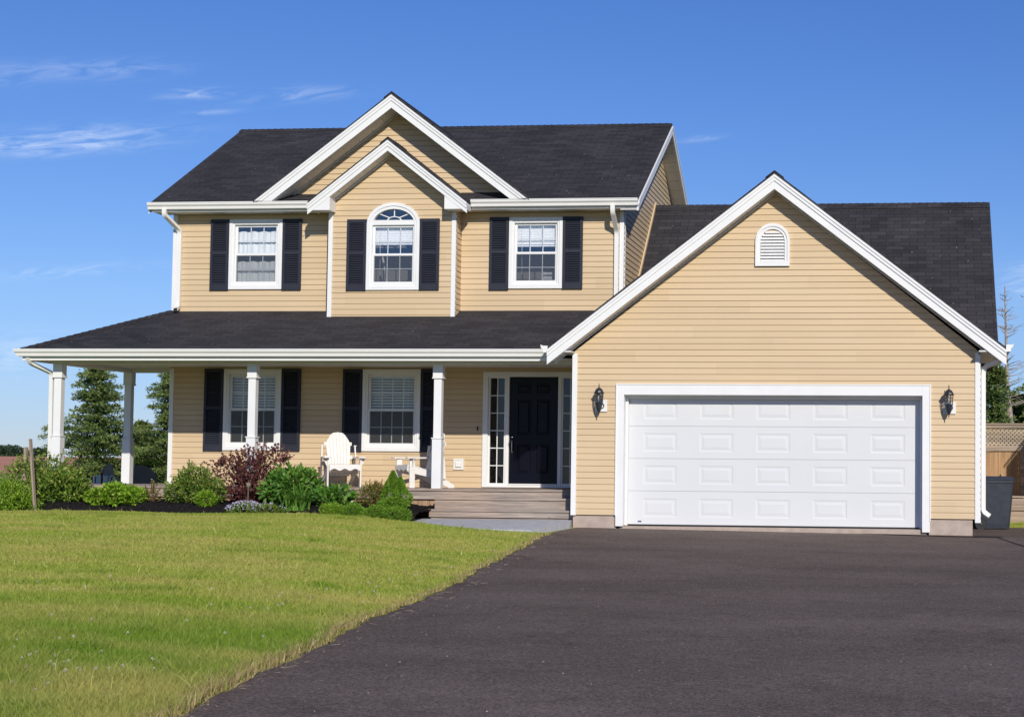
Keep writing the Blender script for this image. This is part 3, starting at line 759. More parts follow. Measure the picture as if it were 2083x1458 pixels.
# eave fascia, soffit and gutters -----------------------------------------
GPROF = [(0, 0), (.070, 0), (.076, .018), (.080, .045), (.092, .062), (.108, .075), (.113, .092), (.113, .108), (.121, .110), (.121, .126), (.104, .126), (.104, .112), (.0, .112)]
def gutter_run(x0, x1, yback, ztop, mitre_l=False):
    mb = MB(); zb = ztop - .126
    n = len(GPROF)
    L = [(x0 - (d if mitre_l else 0), yback - d, zb + z) for d, z in GPROF]; Rr = [(x1, yback - d, zb + z) for d, z in GPROF]
    mb.add(L + Rr, [tuple(range(n)), tuple(range(2 * n - 1, n - 1, -1))] + [(i, i + n, (i + 1) % n + n, (i + 1) % n) for i in range(n)])
    return mb.build('gutter', 'gutter', house)
def gutter_side(xback, y0, y1, ztop, sg, mitre=False):
    mb = MB(); zb = ztop - .126; n = len(GPROF)
    L = [(xback + sg * d, y0 - (d if mitre else 0), zb + z) for d, z in GPROF]; Rr = [(xback + sg * d, y1, zb + z) for d, z in GPROF]
    mb.add(L + Rr, [tuple(range(n)), tuple(range(2 * n - 1, n - 1, -1))] + [(i, i + n, (i + 1) % n + n, (i + 1) % n) for i in range(n)])
    return mb.build('gutter', 'gutter', house)
SRX = SGX + 1.494; SLX = SGX - 1.494
gutter_run(ML - .01, SLX - .005, 2.286, 5.868); gutter_run(SRX + .005, MR + .012, 2.286, 5.868)
gutter_run(PL + .02, -.535, .345, 2.995, True); gutter_side(PL + .02, .345, 3.75, 2.995, -1, True)
gutter_side(GX - 3.74, GY - .005, .20, 3.02, -1); gutter_side(GX + 3.745, GY - .005, 2.3, 3.04, 1)
def panel_soffit(x0, x1, y0, y1, z, step=.30, name='soffit'):
    mb = MB(); n = max(1, round((x1 - x0) / step)); d = (x1 - x0) / n
    for i in range(n):
        mb.box(x0 + i * d + .004, x0 + (i + 1) * d - .004, y0, y1, z, z + .012)
        mb.box(x0 + i * d - .004, x0 + i * d + .004, y0, y1, z + .006, z + .02)
    return mb.build(name, 'soffit', house)
for x0_, x1_ in ((ML + .05, BL - .0), (BR + .0, MR)):
    mb = MB(); mb.box(x0_, x1_, 2.288, 2.31, 5.70, 5.868); mb.build('fascia', 'gutter', house)
panel_soffit(ML + .05, BL, 2.312, WH, 5.705); panel_soffit(BR, MR, 2.312, WH, 5.705)
mb = MB(); mb.box(PL + .025, -.36, .348, .3705, 2.80, 2.985); mb.box(PL + .025, PL + .047, .37, 3.72, 2.80, 2.985); mb.build('fascia', 'gutter', house)
panel_soffit(PL + .05, -.0, .372, WH, 2.83); panel_soffit(PL + .05, XL, WH + .001, 3.72, 2.83)
mb = MB(); mb.box(GX - 3.73, .02, GY + .03, 2.6, 2.905, 2.925); mb.build('soffit', 'soffit', house)
mb = MB(); mb.box(6.69, GX + 3.73, GY + .03, 2.6, 2.915, 2.935); mb.build('soffit', 'soffit', house)
for x0_, x1_ in ((GX - 3.60, .02), (6.69, GX + 3.60)):      # closes the gable overhang at the wall corner
    mb = MB(); mb.box(x0_, x1_, -.03, -.005, 2.895, 2.925); mb.build('wall_cap_trim', 'white', house)

# corner trims -------------------------------------------------------------
def trim_front(x0, x1, y, z0, z1, out=.03):
    mb = MB(); mb.box(x0, x1, y - out, y + .05, z0, z1); return mb.build('corner_trim', 'white', house)
trim_front(-.012, .072, 0., .215, 2.90); trim_front(6.638, 6.722, 0., .165, 2.92)
trim_front(XL - .012, XL + .068, WH, .61, 2.80); trim_front(XL - .012, XL + .068, WH, 3.86, 5.70)
trim_front(XR - .068, XR + .012, WH, 3.2, 5.70)
trim_front(BL - .012, BL + .068, YB, 3.72, 5.66); trim_front(BR - .068, BR + .012, YB, 3.72, 5.66)
for b_ in ((-.022, .03, .05, .12, .215, 2.90), (6.68, 6.732, .05, .12, .165, 2.92), (XR - .05, XR + .022, WH + .05, WH + .12, 3.2, 5.7)): MB().box(*b_).build('corner_trim', 'white', house)
# foundation blocks
for bs in (((.02, .744, .018, .5, -.2, .216), (.022, .30, .5, 2.6, -.2, .214)), ((5.90, 6.60, .018, .5, -.3, .214), (6.3, 6.598, .5, 9.9, -.3, .212))):
    mb = MB(); [mb.box(*b_) for b_ in bs]; mb.build('foundation', 'foundation', house)
mb = MB(); mb.box(.80, 5.86, .03, .60, -.3, .040); mb.build('garage_sill', 'foundation', house)
mb = MB(); mb.box(XL + .05, XR, WH + .06, WH + .3, -.1, .60); mb.build('foundation', 'foundation', house)
# ------------------------------------------------------------------ windows and shutters
def ring(mb, x0, x1, z0, z1, wl, wr, wb, wt, y0, y1):
    mb.box(x0, x0 + wl, y0, y1, z0, z1); mb.box(x1 - wr, x1, y0, y1, z0, z1)
    mb.box(x0 + wl, x1 - wr, y0, y1, z0, z0 + wb); mb.box(x0 + wl, x1 - wr, y0, y1, z1 - wt, z1)
def room(parent, x0, x1, z0, z1, y0, dep=.75, mat='room'):
    mb = MB(); a, b, c, d = x0 - .3, x1 + .3, z0 - .35, z1 + .2; y1 = y0 + dep
    mb.quad((a, y1, c), (b, y1, c), (b, y1, d), (a, y1, d)); mb.quad((a, y0, c), (a, y1, c), (a, y1, d), (a, y0, d))
    mb.quad((b, y0, c), (b, y1, c), (b, y1, d), (b, y0, d)); mb.quad((a, y0, c), (b, y0, c), (b, y1, c), (a, y1, c)); mb.quad((a, y0, d), (b, y0, d), (b, y1, d), (a, y1, d))
    return mb.build('room_wall', mat, parent)
def slat_blind(parent, x0, x1, ztop, zbot, y, pitch, tilt=.5, lap=.86):
    mb = MB(); z = ztop - .05
    mb.box(x0, x1, y - .018, y + .018, ztop - .045, ztop)
    while z > zbot + .03:
        h = pitch * lap
        mb.box(-.5 * (x1 - x0), .5 * (x1 - x0), -.0012, .0012, -h / 2, h / 2, Matrix.Translation(((x0 + x1) / 2, y, z)) @ Matrix.Rotation(tilt, 4, 'X'))
        z -= pitch
    mb.box(x0, x1, y - .012, y + .012, zbot, zbot + .025)
    for f in (.18, .82): mb.box(x0 + (x1 - x0) * f - .002, x0 + (x1 - x0) * f + .002, y - .012, y - .010, zbot, ztop)
    return mb.build('blind', 'blind', parent)
def window(cx, z0, z1, wd, Y, cols, kind):
    x0, x1 = cx - wd / 2, cx + wd / 2
    mb = MB()
    # casing: two steps
    if kind != 'bay':
        ring(mb, x0, x1, z0, z1, .062, .062, .075, .062, Y - .052, Y - .0195 + .03)
        ring(mb, x0 + .05, x1 - .05, z0 + .055, z1 - .05, .05, .05, .05, .05, Y - .036, Y + .06)
    win = mb.build('window', 'white', house, bevel=.004) if kind != 'bay' else None
    if kind == 'bay':
        zs = 5.44; a, b = wd / 2, .395; ai, bi = a - .085, b - .085
        nn = 28
        def arc(aa, bb, t): return (cx + aa * math.cos(t), zs + bb * math.sin(t))
        for (ao, bo, a2, b2, ya, yb_) in ((a, b, a - .06, b - .06, Y - .052, Y + .01), (a - .05, b - .05, a - .105, b - .115, Y - .036, Y + .06)):
            for i in range(nn):
                t0, t1 = math.pi * i / nn, math.pi * (i + 1) / nn
                mb.prism([arc(ao, bo, t0), arc(ao, bo, t1), arc(a2, b2, t1), arc(a2, b2, t0)], lambda p, q, d: (p, d, q), ya, yb_)
            mb.box(cx - ao, cx - a2, ya, yb_, z0, zs); mb.box(cx + a2, cx + ao, ya, yb_, z0, zs)
            dz = 0 if ao == a else .055
            mb.box(cx - a2, cx + a2, ya, yb_, z0 + dz, z0 + dz + .07)
        mb.box(x0 + .1, x1 - .1, Y - .026, Y + .06, 5.425, 5.515)      # transom bar
        win = mb.build('window', 'white', house)
        # fan light
        g = MB(); aa, bb = a - .105, b - .115
        pts = [(cx + aa, 5.515)] + [(p, max(q, 5.515)) for p, q in (arc(aa, bb, math.pi * i / 20) for i in range(21)) if q > 5.515] + [(cx - aa, 5.515)]
        g.quad(*[(p, Y + .03, q) for p, q in pts]); g.build('pane', 'glass', win)
        gm = MB(); hz = 5.515
        for i in range(10):
            t0, t1 = math.pi * i / 10, math.pi * (i + 1) / 10
            gm.prism([(cx + .135 * math.cos(t0), hz + .075 * math.sin(t0)), (cx + .135 * math.cos(t1), hz + .075 * math.sin(t1)),
                      (cx + .117 * math.cos(t1), hz + .06 * math.sin(t1)), (cx + .117 * math.cos(t0), hz + .06 * math.sin(t0))], lambda p, q, d: (p, d, q), Y + .012, Y + .029)
        for t in (R(45), R(90), R(135)):
            p = Vector((cx + .125 * math.cos(t), Y + .02, hz + .068 * math.sin(t))); q = Vector((cx + .98 * aa * math.cos(t), Y + .02, zs + .98 * bb * math.sin(t)))
            gm.bar(p, q, .016, .018, (0, 1, 0))
        gm.build('muntin', 'white', win)
        z1 = 5.425 + .1
    a0, a1, b0, b1 = x0 + .10, x1 - .10, z0 + .105, z1 - .10
    zm = b0 + (b1 - b0) * .50
    # sashes
    st = .042
    mb = MB(); ring(mb, a0 + .001, a1 - .001, zm - .018, b1 - .001, st, st, .038, .038, Y + .018, Y + .048); mb.build('upper_sash', 'white', win)
    mb = MB(); ring(mb, a0 + .001, a1 - .001, b0 + .001, zm + .022, st, st, .05, .045, Y - .008, Y + .016); mb.build('lower_sash', 'white', win)
    ga, gb = a0 + st, a1 - st
    for (za, zb, y, nm) in ((zm + .02, b1 - .038, Y + .032, 'u'), (b0 + .05, zm - .022, Y + .006, 'l')):
        MB().quad((ga, y, za), (gb, y, za), (gb, y, zb), (ga, y, zb)).build('pane', 'glass_low' if kind == 'dark' else 'glass', win, recalc=False)
        mb = MB()
        for i in range(1, cols): x = ga + (gb - ga) * i / cols; mb.box(x - .008, x + .008, y + .003, y + .013, za, zb)
        zc = (za + zb) / 2
        for i in range(cols):
            xa, xb = ga + (gb - ga) * i / cols + .009, ga + (gb - ga) * (i + 1) / cols - .009
            mb.box(xa if i else ga, xb if i < cols - 1 else gb, y + .003, y + .013, zc - .008, zc + .008)
        mb.build('muntin', 'white', win)
    y = Y - .014
    MB().quad((ga - .01, y, b0 + .045), (gb + .01, y, b0 + .045), (gb + .01, y, zm - .015), (ga - .01, y, zm - .015)).build('screen', 'screen', win, recalc=False)
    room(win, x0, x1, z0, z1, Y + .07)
    if kind == 'curtain':
        rng = np.random.default_rng(4)
        for (zt, zb, yc) in ((b1 - .02, zm + .02, Y + .13), (zm - .03, b0 + .02, Y + .12)):
            n = 90; xs_ = np.linspace(a0 + .005, a1 - .005, n); yo = .012 * np.sin(xs_ * 62 + 1.5 * np.sin(xs_ * 9)) + .004 * rng.normal(size=n)
            zt_ = zt - .09 - .008 * np.sin(xs_ * 31)
            V = np.concatenate([np.stack([xs_, yc + yo, np.full(n, zb)], 1), np.stack([xs_, yc + yo * .5, zt_], 1)])
            i = np.arange(n - 1); F = np.stack([i, i + 1, i + 1 + n, i + n], 1)
            mb = MB().add(V.tolist(), F.tolist()); mb.build('curtain', 'curtain', win, recalc=False, smooth=True)
        MB().box(a0, a1, Y + .11, Y + .14, (zm + b1) / 2 - .05, (zm + b1) / 2 - .028).build('curtain_rod', 'lightgrey', win); MB().box(a0, a1, Y + .10, Y + .13, (zm + b0) / 2 - .02, (zm + b0) / 2 + .0).build('curtain_rod', 'lightgrey', win)
    elif kind == 'dark':
        slat_blind(win, ga - .02, gb + .02, b1 - .01, zm + .012, Y + .11, .052, .75)
    else:
        slat_blind(win, ga - .02, gb + .02, b1 - .02, zm + (b1 - zm) * (.24 if kind == 'blind' else .36), Y + .11, .030, -.25, 1.06)
        mb = MB(); xr = ga + .07; mb.tube([(xr, Y + .09, b1 - .1), (xr + .01, Y + .085, b0 + .16)], .004, 6); mb.build('blind_wand', 'white', win)
    if kind == 'blind':      # white louvred heater standing inside
        mb = MB()
        for k in range(9): mb.box(cx + .07, cx + .27, Y + .25, Y + .29, b0 + .02 + k * .024, b0 + .034 + k * .024)
        mb.box(cx + .07, cx + .085, Y + .25, Y + .3, b0, b0 + .24); mb.box(cx + .255, cx + .27, Y + .25, Y + .3, b0, b0 + .24); mb.build('heater_grille', 'blind', win)
    if kind == 'bay':        # music stand like legs and a pale shade seen through the glass
        mb = MB(); mb.bar((cx - .30, Y + .3, zm), (cx - .17, Y + .3, b0 - .1), .03, .02, (0, 1, 0)); mb.build('easel_leg', 'lightgrey', win); mb = MB(); mb.bar((cx + .24, Y + .3, zm - .1), (cx + .30, Y + .3, b0 - .1), .025, .02, (0, 1, 0)); mb.build('easel_leg', 'lightgrey', win)
        mb = MB(); mb.prism([(cx + .25, b0 + .03), (cx + .36, b0 + .02), (cx + .39, b0 + .28), (cx + .30, b0 + .23)], lambda p, q, d: (p, d, q), Y + .32, Y + .34); mb.build('paper_sheet', MT['skirt'], win)
    return win
wins = [window(*w_) for w_ in WINS] + [window(*BAYW)]
for o, t in zip(wins, ('upstairs window with white net curtains', 'upstairs window with a half drawn white blind', 'ground floor window partly behind a porch column',
                       'ground floor window with a slatted blind between the chairs', 'arched upstairs window with a fan light')): o['label'] = t

def shutter(x0, x1, z0, z1, Y):
    mb = MB(); y0, y1 = Y - .058, Y - .014; st = .05
    mb.box(x0, x0 + st, y0, y1, z0, z1); mb.box(x1 - st, x1, y0, y1, z0, z1)
    zm = z0 + (z1 - z0) * .525
    for a, b in ((z0, z0 + .115), (zm - .03, zm + .03), (z1 - .065, z1)): mb.box(x0 + st, x1 - st, y0 + .003, y1, a, b)
    mb.box(x0 + st, x1 - st, y1 - .012, y1 - .002, z0 + .115, z1 - .065)
    for a, b in ((z0 + .115, zm - .03), (zm + .03, z1 - .065)):
        n = int((b - a) / .040); d = (b - a) / n
        for i in range(n):
            z = a + d * (i + .5)
            mb.box(-(x1 - x0) / 2 + st, (x1 - x0) / 2 - st, -.004, .004, -d * .52, d * .52, Matrix.Translation(((x0 + x1) / 2, (y0 + y1) / 2 + .003, z)) @ Matrix.Rotation(R(-38), 4, 'X'))
    return mb.build('shutter', 'shutter', house, recalc=True)
for x0, x1, z0, z1, Y in ((-7.512, -7.154, 4.27, 5.604, WH), (-6.108, -5.743, 4.27, 5.604, WH), (-2.145, -1.786, 4.256, 5.604, WH), (-.772, -.400, 4.272, 5.606, WH),
                          (-7.566, -7.196, 1.256, 2.794, WH), (-6.066, -5.701, 1.264, 2.796, WH), (-4.886, -4.514, 1.262, 2.790, WH), (-3.400, -3.04, 1.262, 2.800, WH),
                          (-4.738, -4.370, 4.214, 5.530, YB), (-3.362, -2.994, 4.220, 5.534, YB)):
    shutter(x0, x1, z0, z1, Y)

# ------------------------------------------------------------------ front door with sidelights
mb = MB()
DX0, DX1, DZ0, DZ1 = -2.225, -.335, .632, 2.748
ring(mb, DX0, DX1, DZ0, DZ1, .095, .095, .045, .085, WH - .045, WH + .02)
ring(mb, DX0 + .08, DX1 - .08, DZ0 + .03, DZ1 - .07, .02, .02, .02, .02, WH - .025, WH + .10)
mb.box(-1.80, -1.737, WH - .02, WH + .10, DZ0 + .05, DZ1 - .09); mb.box(-.823, -.76, WH - .02, WH + .10, DZ0 + .05, DZ1 - .09)
mb.box(-1.737, -.823, WH - .055, WH + .10, DZ0 + .046, .700)
frame = mb.build('door_frame', 'white', house, bevel=.003)
def panelled(mb, x0, x1, z0, z1, y, panels, dpt=.010, rim=.022, raise_=.004):
    """flat leaf facing -Y with moulded raised panels"""
    xs_ = sorted({x0, x1, *[p[0] for p in panels], *[p[1] for p in panels]}); zs_ = sorted({z0, z1, *[p[2] for p in panels], *[p[3] for p in panels]})
    for xa, xb in zip(xs_[:-1], xs_[1:]):
        for za, zb in zip(zs_[:-1], zs_[1:]):
            if any(p[0] - 1e-6 <= xa and xb <= p[1] + 1e-6 and p[2] - 1e-6 <= za and zb <= p[3] + 1e-6 for p in panels): continue
            mb.quad((xa, y, za), (xb, y, za), (xb, y, zb), (xa, y, zb))
    for a, b, c, d in panels:
        prev = None
        for ins, yo in ((0, 0), (rim * .45, dpt), (rim, dpt), (rim * 1.9, -raise_ * .2), ):
            r = [(a + ins, y + yo, c + ins), (b - ins, y + yo, c + ins), (b - ins, y + yo, d - ins), (a + ins, y + yo, d - ins)]
            if prev:
                for i in range(4): mb.quad(prev[i], prev[(i + 1) % 4], r[(i + 1) % 4], r[i])
            prev = r
        mb.quad(*prev)
mb = MB(); dx0, dx1, dz0, dz1 = -1.736, -.824, .702, 2.658
pans = []
for a in (dx0 + .155, dx0 + .155 + .355):
    b = a + .245
    pans += [(a, b, dz0 + .19, dz0 + .72), (a, b, dz0 + .90, dz0 + 1.54), (a, b, dz0 + 1.66, dz0 + 1.83)]
panelled(mb, dx0, dx1, dz0, dz1, WH + .028, pans, .012, .028, .004)
mb.box(dx0, dx1, WH + .045, WH + .07, dz0, dz1)
door = mb.build('front_door', 'door_navy', house, recalc=False); door['label'] = 'glossy navy black six panel front door'
hx, hy = dx0 + .062, WH + .028
mb = MB(); mb.lathe([(.0, -.022), (.026, -.020), (.031, -.006), (.033, .0)], (hx, hy, 1.675), 18, Matrix.Rotation(R(-90), 4, 'X').inverted()); mb.build('deadbolt', 'nickel', door, smooth=True)
mb = MB(); mb.lathe([(.0, -.02), (.03, -.018), (.037, -.006), (.04, .0)], (hx, hy, 1.525), 18, Matrix.Rotation(R(90), 4, 'X'))
mb.tube([(hx, hy - .015, 1.50), (hx, hy - .05, 1.47), (hx, hy - .055, 1.40), (hx, hy - .05, 1.32), (hx, hy - .02, 1.27), (hx, hy, 1.268)], [.013, .012, .011, .010, .011, .014], 10)
mb.box(hx - .014, hx + .014, hy - .045, hy - .02, 1.535, 1.56); mb.build('handle', 'nickel', door, smooth=True)
for z in (.95, 1.68, 2.42): MB().tube([(dx1 + .006, WH + .018, z - .05), (dx1 + .006, WH + .018, z + .05)], .009, 8).build('hinge', 'nickel', door)
for x0, x1 in ((-2.125, -1.80), (-.76, -.435)):
    mb = MB(); ring(mb, x0, x1, DZ0 + .045, DZ1 - .085, .03, .03, .03, .03, WH + .0, WH + .05); sl = mb.build('sidelight', 'white', house)
    a, b, c, d = x0 + .03, x1 - .03, DZ0 + .075, DZ1 - .115
    MB().quad((a, WH + .03, c), (b, WH + .03, c), (b, WH + .03, d), (a, WH + .03, d)).build('pane', 'glass_dim', sl, recalc=False)
    mb = MB(); xm = (a + b) / 2; mb.box(xm - .008, xm + .008, WH + .014, WH + .028, c, d)
    for k in range(1, 6):
        z = c + (d - c) * k / 6
        mb.box(a, xm - .009, WH + .014, WH + .028, z - .008, z + .008); mb.box(xm + .009, b, WH + .014, WH + .028, z - .008, z + .008)
    mb.build('muntin', 'white', sl)
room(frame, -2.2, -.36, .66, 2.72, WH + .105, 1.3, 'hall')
MB().box(-2.18, -2.0, WH + .95, WH + .97, .70, .86).build('inner_door_casing', 'soffit', frame)

# ------------------------------------------------------------------ garage door
mb = MB(); FX0, FX1, FZT = .742, 5.912, 2.385
mb.box(FX0, FX0 + .125, -.034, .02, .040, FZT); mb.box(FX1 - .125, FX1, -.034, .02, .0, FZT); mb.box(FX0 + .125, FX1 - .125, -.034, .02, FZT - .17, FZT)
mb.box(FX0 + .108, FX0 + .124, .02, .30, .05, FZT - .17); mb.box(FX1 - .124, FX1 - .108, .02, .30, .05, FZT - .17); mb.box(FX0 + .125, FX1 - .125, .02, .30, FZT - .186, FZT - .171)
mb.box(FX0 + .124, FX0 + .165, .17, .235, .05, FZT - .187); mb.box(FX1 - .165, FX1 - .124, .17, .235, .05, FZT - .187); mb.box(FX0 + .166, FX1 - .166, .17, .235, FZT - .225, FZT - .187)
mb.box(FX0 - .014, FX0 + .006, -.044, .0, .22, FZT + .014); mb.box(FX1 - .006, FX1 + .014, -.044, .0, .18, FZT + .014); mb.box(FX0 + .006, FX1 - .006, -.044, .0, FZT - .006, FZT + .014)
gfr = mb.build('garage_door_frame', 'white', house, bevel=.003)
mb = MB(); gx0, gx1, gy = .872, 5.782, .245
zs4 = [.068, .625, 1.165, 1.705, 2.25]
for k in range(4):
    za, zb = zs4[k] + .0022, zs4[k + 1] - .0022
    pn = []
    for c in range(5):
        xa = gx0 + .285 + c * .946; pn.append((xa, xa + .565, (za + zb) / 2 - .155, (za + zb) / 2 + .155))
    panelled(mb, gx0, gx1, za, zb, gy, pn, .0050, .042, .0)
    mb.quad((gx0, gy, zb), (gx1, gy, zb), (gx1, gy + .02, zb), (gx0, gy + .02, zb)); mb.quad((gx0, gy, za), (gx0, gy + .02, za), (gx1, gy + .02, za), (gx1, gy, za))
mb.quad((gx0, gy + .014, .06), (gx1, gy + .014, .06), (gx1, gy + .014, 2.25), (gx0, gy + .014, 2.25))
gd = mb.build('garage_door', 'door_white', house, recalc=False); gd['label'] = 'wide white sectional garage door with raised panels'
MB().box(gx0, gx1, gy - .004, gy + .03, .040, .068).build('bottom_seal', 'black', gd)
MB().box(1.075, 1.135, gy - .003, gy - .0005, .105, .128).build('maker_label', 'sticker', gd)

# arched louvre vent in the garage gable
mb = MB(); vx, va, vb, vs = 3.323, .285, .315, 4.74
def varc(a, b, t): return (vx + a * math.cos(t), vs + b * math.sin(t) ** .9)
for (a, b, a2, b2, y0, y1) in ((va, vb, va - .04, vb - .05, -.062, .0), (va - .03, vb - .035, va - .085, vb - .095, -.045, .0)):
    for i in range(20):
        t0, t1 = math.pi * i / 20, math.pi * (i + 1) / 20
        mb.prism([varc(a, b, t0), varc(a, b, t1), varc(a2, b2, t1), varc(a2, b2, t0)], lambda p, q, d: (p, d, q), y0, y1)
    mb.box(vx - a, vx - a2, y0, y1, 4.345, vs); mb.box(vx + a2, vx + a, y0, y1, 4.345, vs); mb.box(vx - a2, vx + a2, y0, y1, 4.345, 4.42)
vent = mb.build('gable_vent', 'white', house)
mb = MB(); z = 4.445
while z < vs + vb - .12:
    hw = va - .088 if z < vs else (va - .085) * math.sqrt(max(0.02, 1 - ((z - vs) / (vb - .09)) ** 2))
    mb.box(-hw, hw, -.004, .004, -.030, .030, Matrix.Translation((vx, -.022, z)) @ Matrix.Rotation(R(-42), 4, 'X')); z += .052
mb.build('louvre', 'white', vent)
MB().quad((vx - .26, .02, 4.36), (vx + .26, .02, 4.36), (vx + .26, .02, 5.0), (vx - .26, .02, 5.0)).build('vent_backing', 'black', vent, recalc=False)

# small fittings on the front wall
mb = MB(); ring(mb, -2.762, -2.572, .948, 1.148, .03, .03, .03, .03, WH - .045, WH - .01); mb.box(-2.73, -2.604, WH - .03, WH - .01, .98, 1.118)
ob = mb.build('outlet_box', 'white', house); MB().box(-2.72, -2.614, WH - .058, WH - .031, 1.0, 1.085).build('outlet_cover', 'gutter', ob)
MB().box(-2.335, -2.312, WH - .035, WH - .01, 1.665, 1.745).build('doorbell', 'iron', house)

# ------------------------------------------------------------------ porch: columns, beams, deck, steps
def column(x, y, zf, zt):
    mb = MB(); c = .0825
    mb.box(x, x + 2 * c, y, y + 2 * c, zf, 1.475)
    mb.box(x - .012, x + 2 * c + .012, y - .012, y + 2 * c + .012, 1.475, 1.497)
    mb.box(x + .015, x + 2 * c - .015, y + .015, y + 2 * c - .015, 1.497, 2.515)
    mb.box(x - .012, x + 2 * c + .012, y - .012, y + 2 * c + .012, 2.515, 2.540)
    mb.box(x - .003, x + 2 * c + .003, y - .003, y + 2 * c + .003, 2.540, zt)
    return mb.build('porch_column', 'white', house, bevel=.004)
for cx_ in (-9.525, -5.945, -2.610): column(cx_, .70, .622, 2.762)
column(-9.525, 3.36, .622, 2.762)
mb = MB(); mb.box(-9.53, -.0, .695, .872, 2.763, 2.829); mb.box(-9.53, -9.353, .873, 3.35, 2.763, 2.829); mb.box(-9.53, XL, 3.351, 3.53, 2.763, 2.829)
mb.build('porch_beam', 'soffit', house)
# deck boards
dk = MB(); y = .648
dk.box(-9.72, -.005, y, y + .14, .584, .622); yy_ = y + .145
while yy_ < WH - .05: dk.box(-9.68, -.005, yy_, yy_ + .138, .586, .620); yy_ += .143
while yy_ < 3.55: dk.box(-9.68, XL - .03, yy_, yy_ + .138, .586, .620); yy_ += .143
dk.box(-9.70, -5.6, .675, .713, .44, .583); dk.box(-5.597, -1.30, .675, .713, .44, .583); dk.box(-1.297, -.005, .673, .711, .44, .583)
dk.box(-9.70, -9.66, .714, 3.58, .44, .583)
deck = dk.build('porch_deck', 'deck', house)
mb = MB(); x = -9.66; rr_ = random.Random(5)
while x < -.1: mb.box(x, x + .128, .725 + rr_.random() * .004, .745, .10, .439); x += .135
mb.build('deck_skirt', 'skirt', house)
st = MB()
st.box(-2.47, -.005, .365, .50, .442, .478); st.box(-2.47, -.005, .505, .672, .442, .476); st.box(-2.45, -.008, .39, .425, .275, .441)
s1 = st.build('porch_step', 'deck', house)
st = MB(); st.box(-2.485, -.005, .095, .235, .248, .284); st.box(-2.485, -.005, .24, .388, .248, .282); st.box(-2.465, -.008, .115, .15, .155, .247); st.box(-2.44, -.01, .15, .185, .05, .153)
st.build('porch_step', 'deck', house)
# step sides
st = MB(); st.box(-2.45, -2.415, .426, .672, .1, .441); st.box(-2.465, -2.43, .186, .39, .06, .247); st.build('step_side', 'deck', house)

# ------------------------------------------------------------------ downspouts
def spout(path, w_=.078, h_=.058, name='downspout'):
    """square pipe with rounded elbows"""
    P = [Vector(p) for p in path]; out = [P[0]]
    for i in range(1, len(P) - 1):
        a, b, c = P[i - 1], P[i], P[i + 1]; ra = min(.07, (a - b).length * .45, (c - b).length * .45)
        p0 = b + (a - b).normalized() * ra; p2 = b + (c - b).normalized() * ra
        for k in range(6):
            t = k / 5; out.append((1 - t) ** 2 * p0 + 2 * t * (1 - t) * b + t * t * p2)
    out.append(P[-1]); mb = MB(); mb.rtube(out, w_, h_); return mb.build(name, 'gutter', house)
spout([(-8.25, 2.22, 5.75), (-8.25, 2.22, 5.64), (-8.115, WH - .055, 5.40), (-8.115, WH - .055, 3.96), (-8.10, WH - .20, 3.90)])
mb = MB(); mb.box(-8.134, -8.066, WH - .208, WH - .2, 3.872, 3.925); mb.build('downspout_mouth', 'black', house)  # black plate stands in for the shade inside the open pipe end
spout([(.225, 2.22, 5.75), (.225, 2.22, 5.62), (.235, WH - .055, 5.32), (.235, WH - .055, 3.5)])
spout([(-9.80, .33, 2.88), (-9.80, .40, 2.76), (-9.58, .76, 2.60), (-9.578, .785, .75)], .07, .055)
spout([(7.13, -.20, 2.95), (7.06, -.14, 2.78), (6.80, .06, 2.70), (6.775, .06, 2.6), (6.775, .06, .34), (6.875, .03, .27)], .07, .055)

# ------------------------------------------------------------------ wall lanterns
def lantern(x, zc, label):
    t = thing('wall_lantern', label, 'wall lamp', (x, -.02, zc), group='lanterns beside the garage door', local=True)
    mb = MB(); mb.box(-.085, .115, -.022, .0, -.10, .10); mb.build('mounting_plate', 'white', t, bevel=.004)
    y = -.15
    mb = MB(); mb.lathe([(.045, .0), (.05, .012), (.038, .02)], (.02, -.022, 0), 16, Matrix.Rotation(R(90), 4, 'X'))
    mb.tube([(.02, -.03, .0), (.015, -.07, -.06), (.005, -.11, -.09), (0, y, -.075)], [.014, .013, .012, .02], 8); mb.build('arm', 'iron', t, smooth=True)
    mb = MB(); mb.lathe([(.0, -.16), (.010, -.155), (.006, -.145), (.012, -.132), (.006, -.12), (.016, -.105), (.03, -.09), (.05, -.035), (.062, .03), (.066, .045), (.06, .05)], (0, y, 0), 8); mb.build('bowl', 'iron', t)
    mb = MB()
    for k in range(8):
        a = 2 * math.pi * (k + .5) / 8; mb.bar((.062 * math.cos(a), y + .062 * math.sin(a), .045), (.072 * math.cos(a), y + .072 * math.sin(a), .205), .009, .009)
    for z, r in ((.095, .066), (.15, .069)): mb.lathe([(r - .003, z), (r + .003, z), (r + .003, z + .007), (r - .003, z + .007), (r - .003, z)], (0, y, 0), 16)
    mb.build('cage', 'iron', t)
    mb = MB(); mb.lathe([(.054, .05), (.062, .2)], (0, y, 0), 16); mb.build('glass_shade', 'glass_clear', t, recalc=False, smooth=True)
    mb = MB(); mb.lathe([(.0, .06), (.013, .06), (.013, .09), (.022, .12), (.02, .15), (.008, .172), (0, .176)], (0, y, 0), 12); mb.build('bulb', 'bulb', t, smooth=True)
    mb = MB(); mb.lathe([(.088, .200), (.090, .208), (.078, .214), (.072, .235), (.052, .27), (.026, .29), (.012, .297), (.006, .31), (.012, .322), (.006, .332), (.008, .345), (.003, .372), (0, .374)], (0, y, 0), 12); mb.build('lantern_cap', 'iron', t)
    return t
lantern(.470, 2.03, 'dark iron lantern on the siding between front door and garage door')
lantern(6.212, 2.02, 'dark iron lantern on the siding by the right corner of the garage')

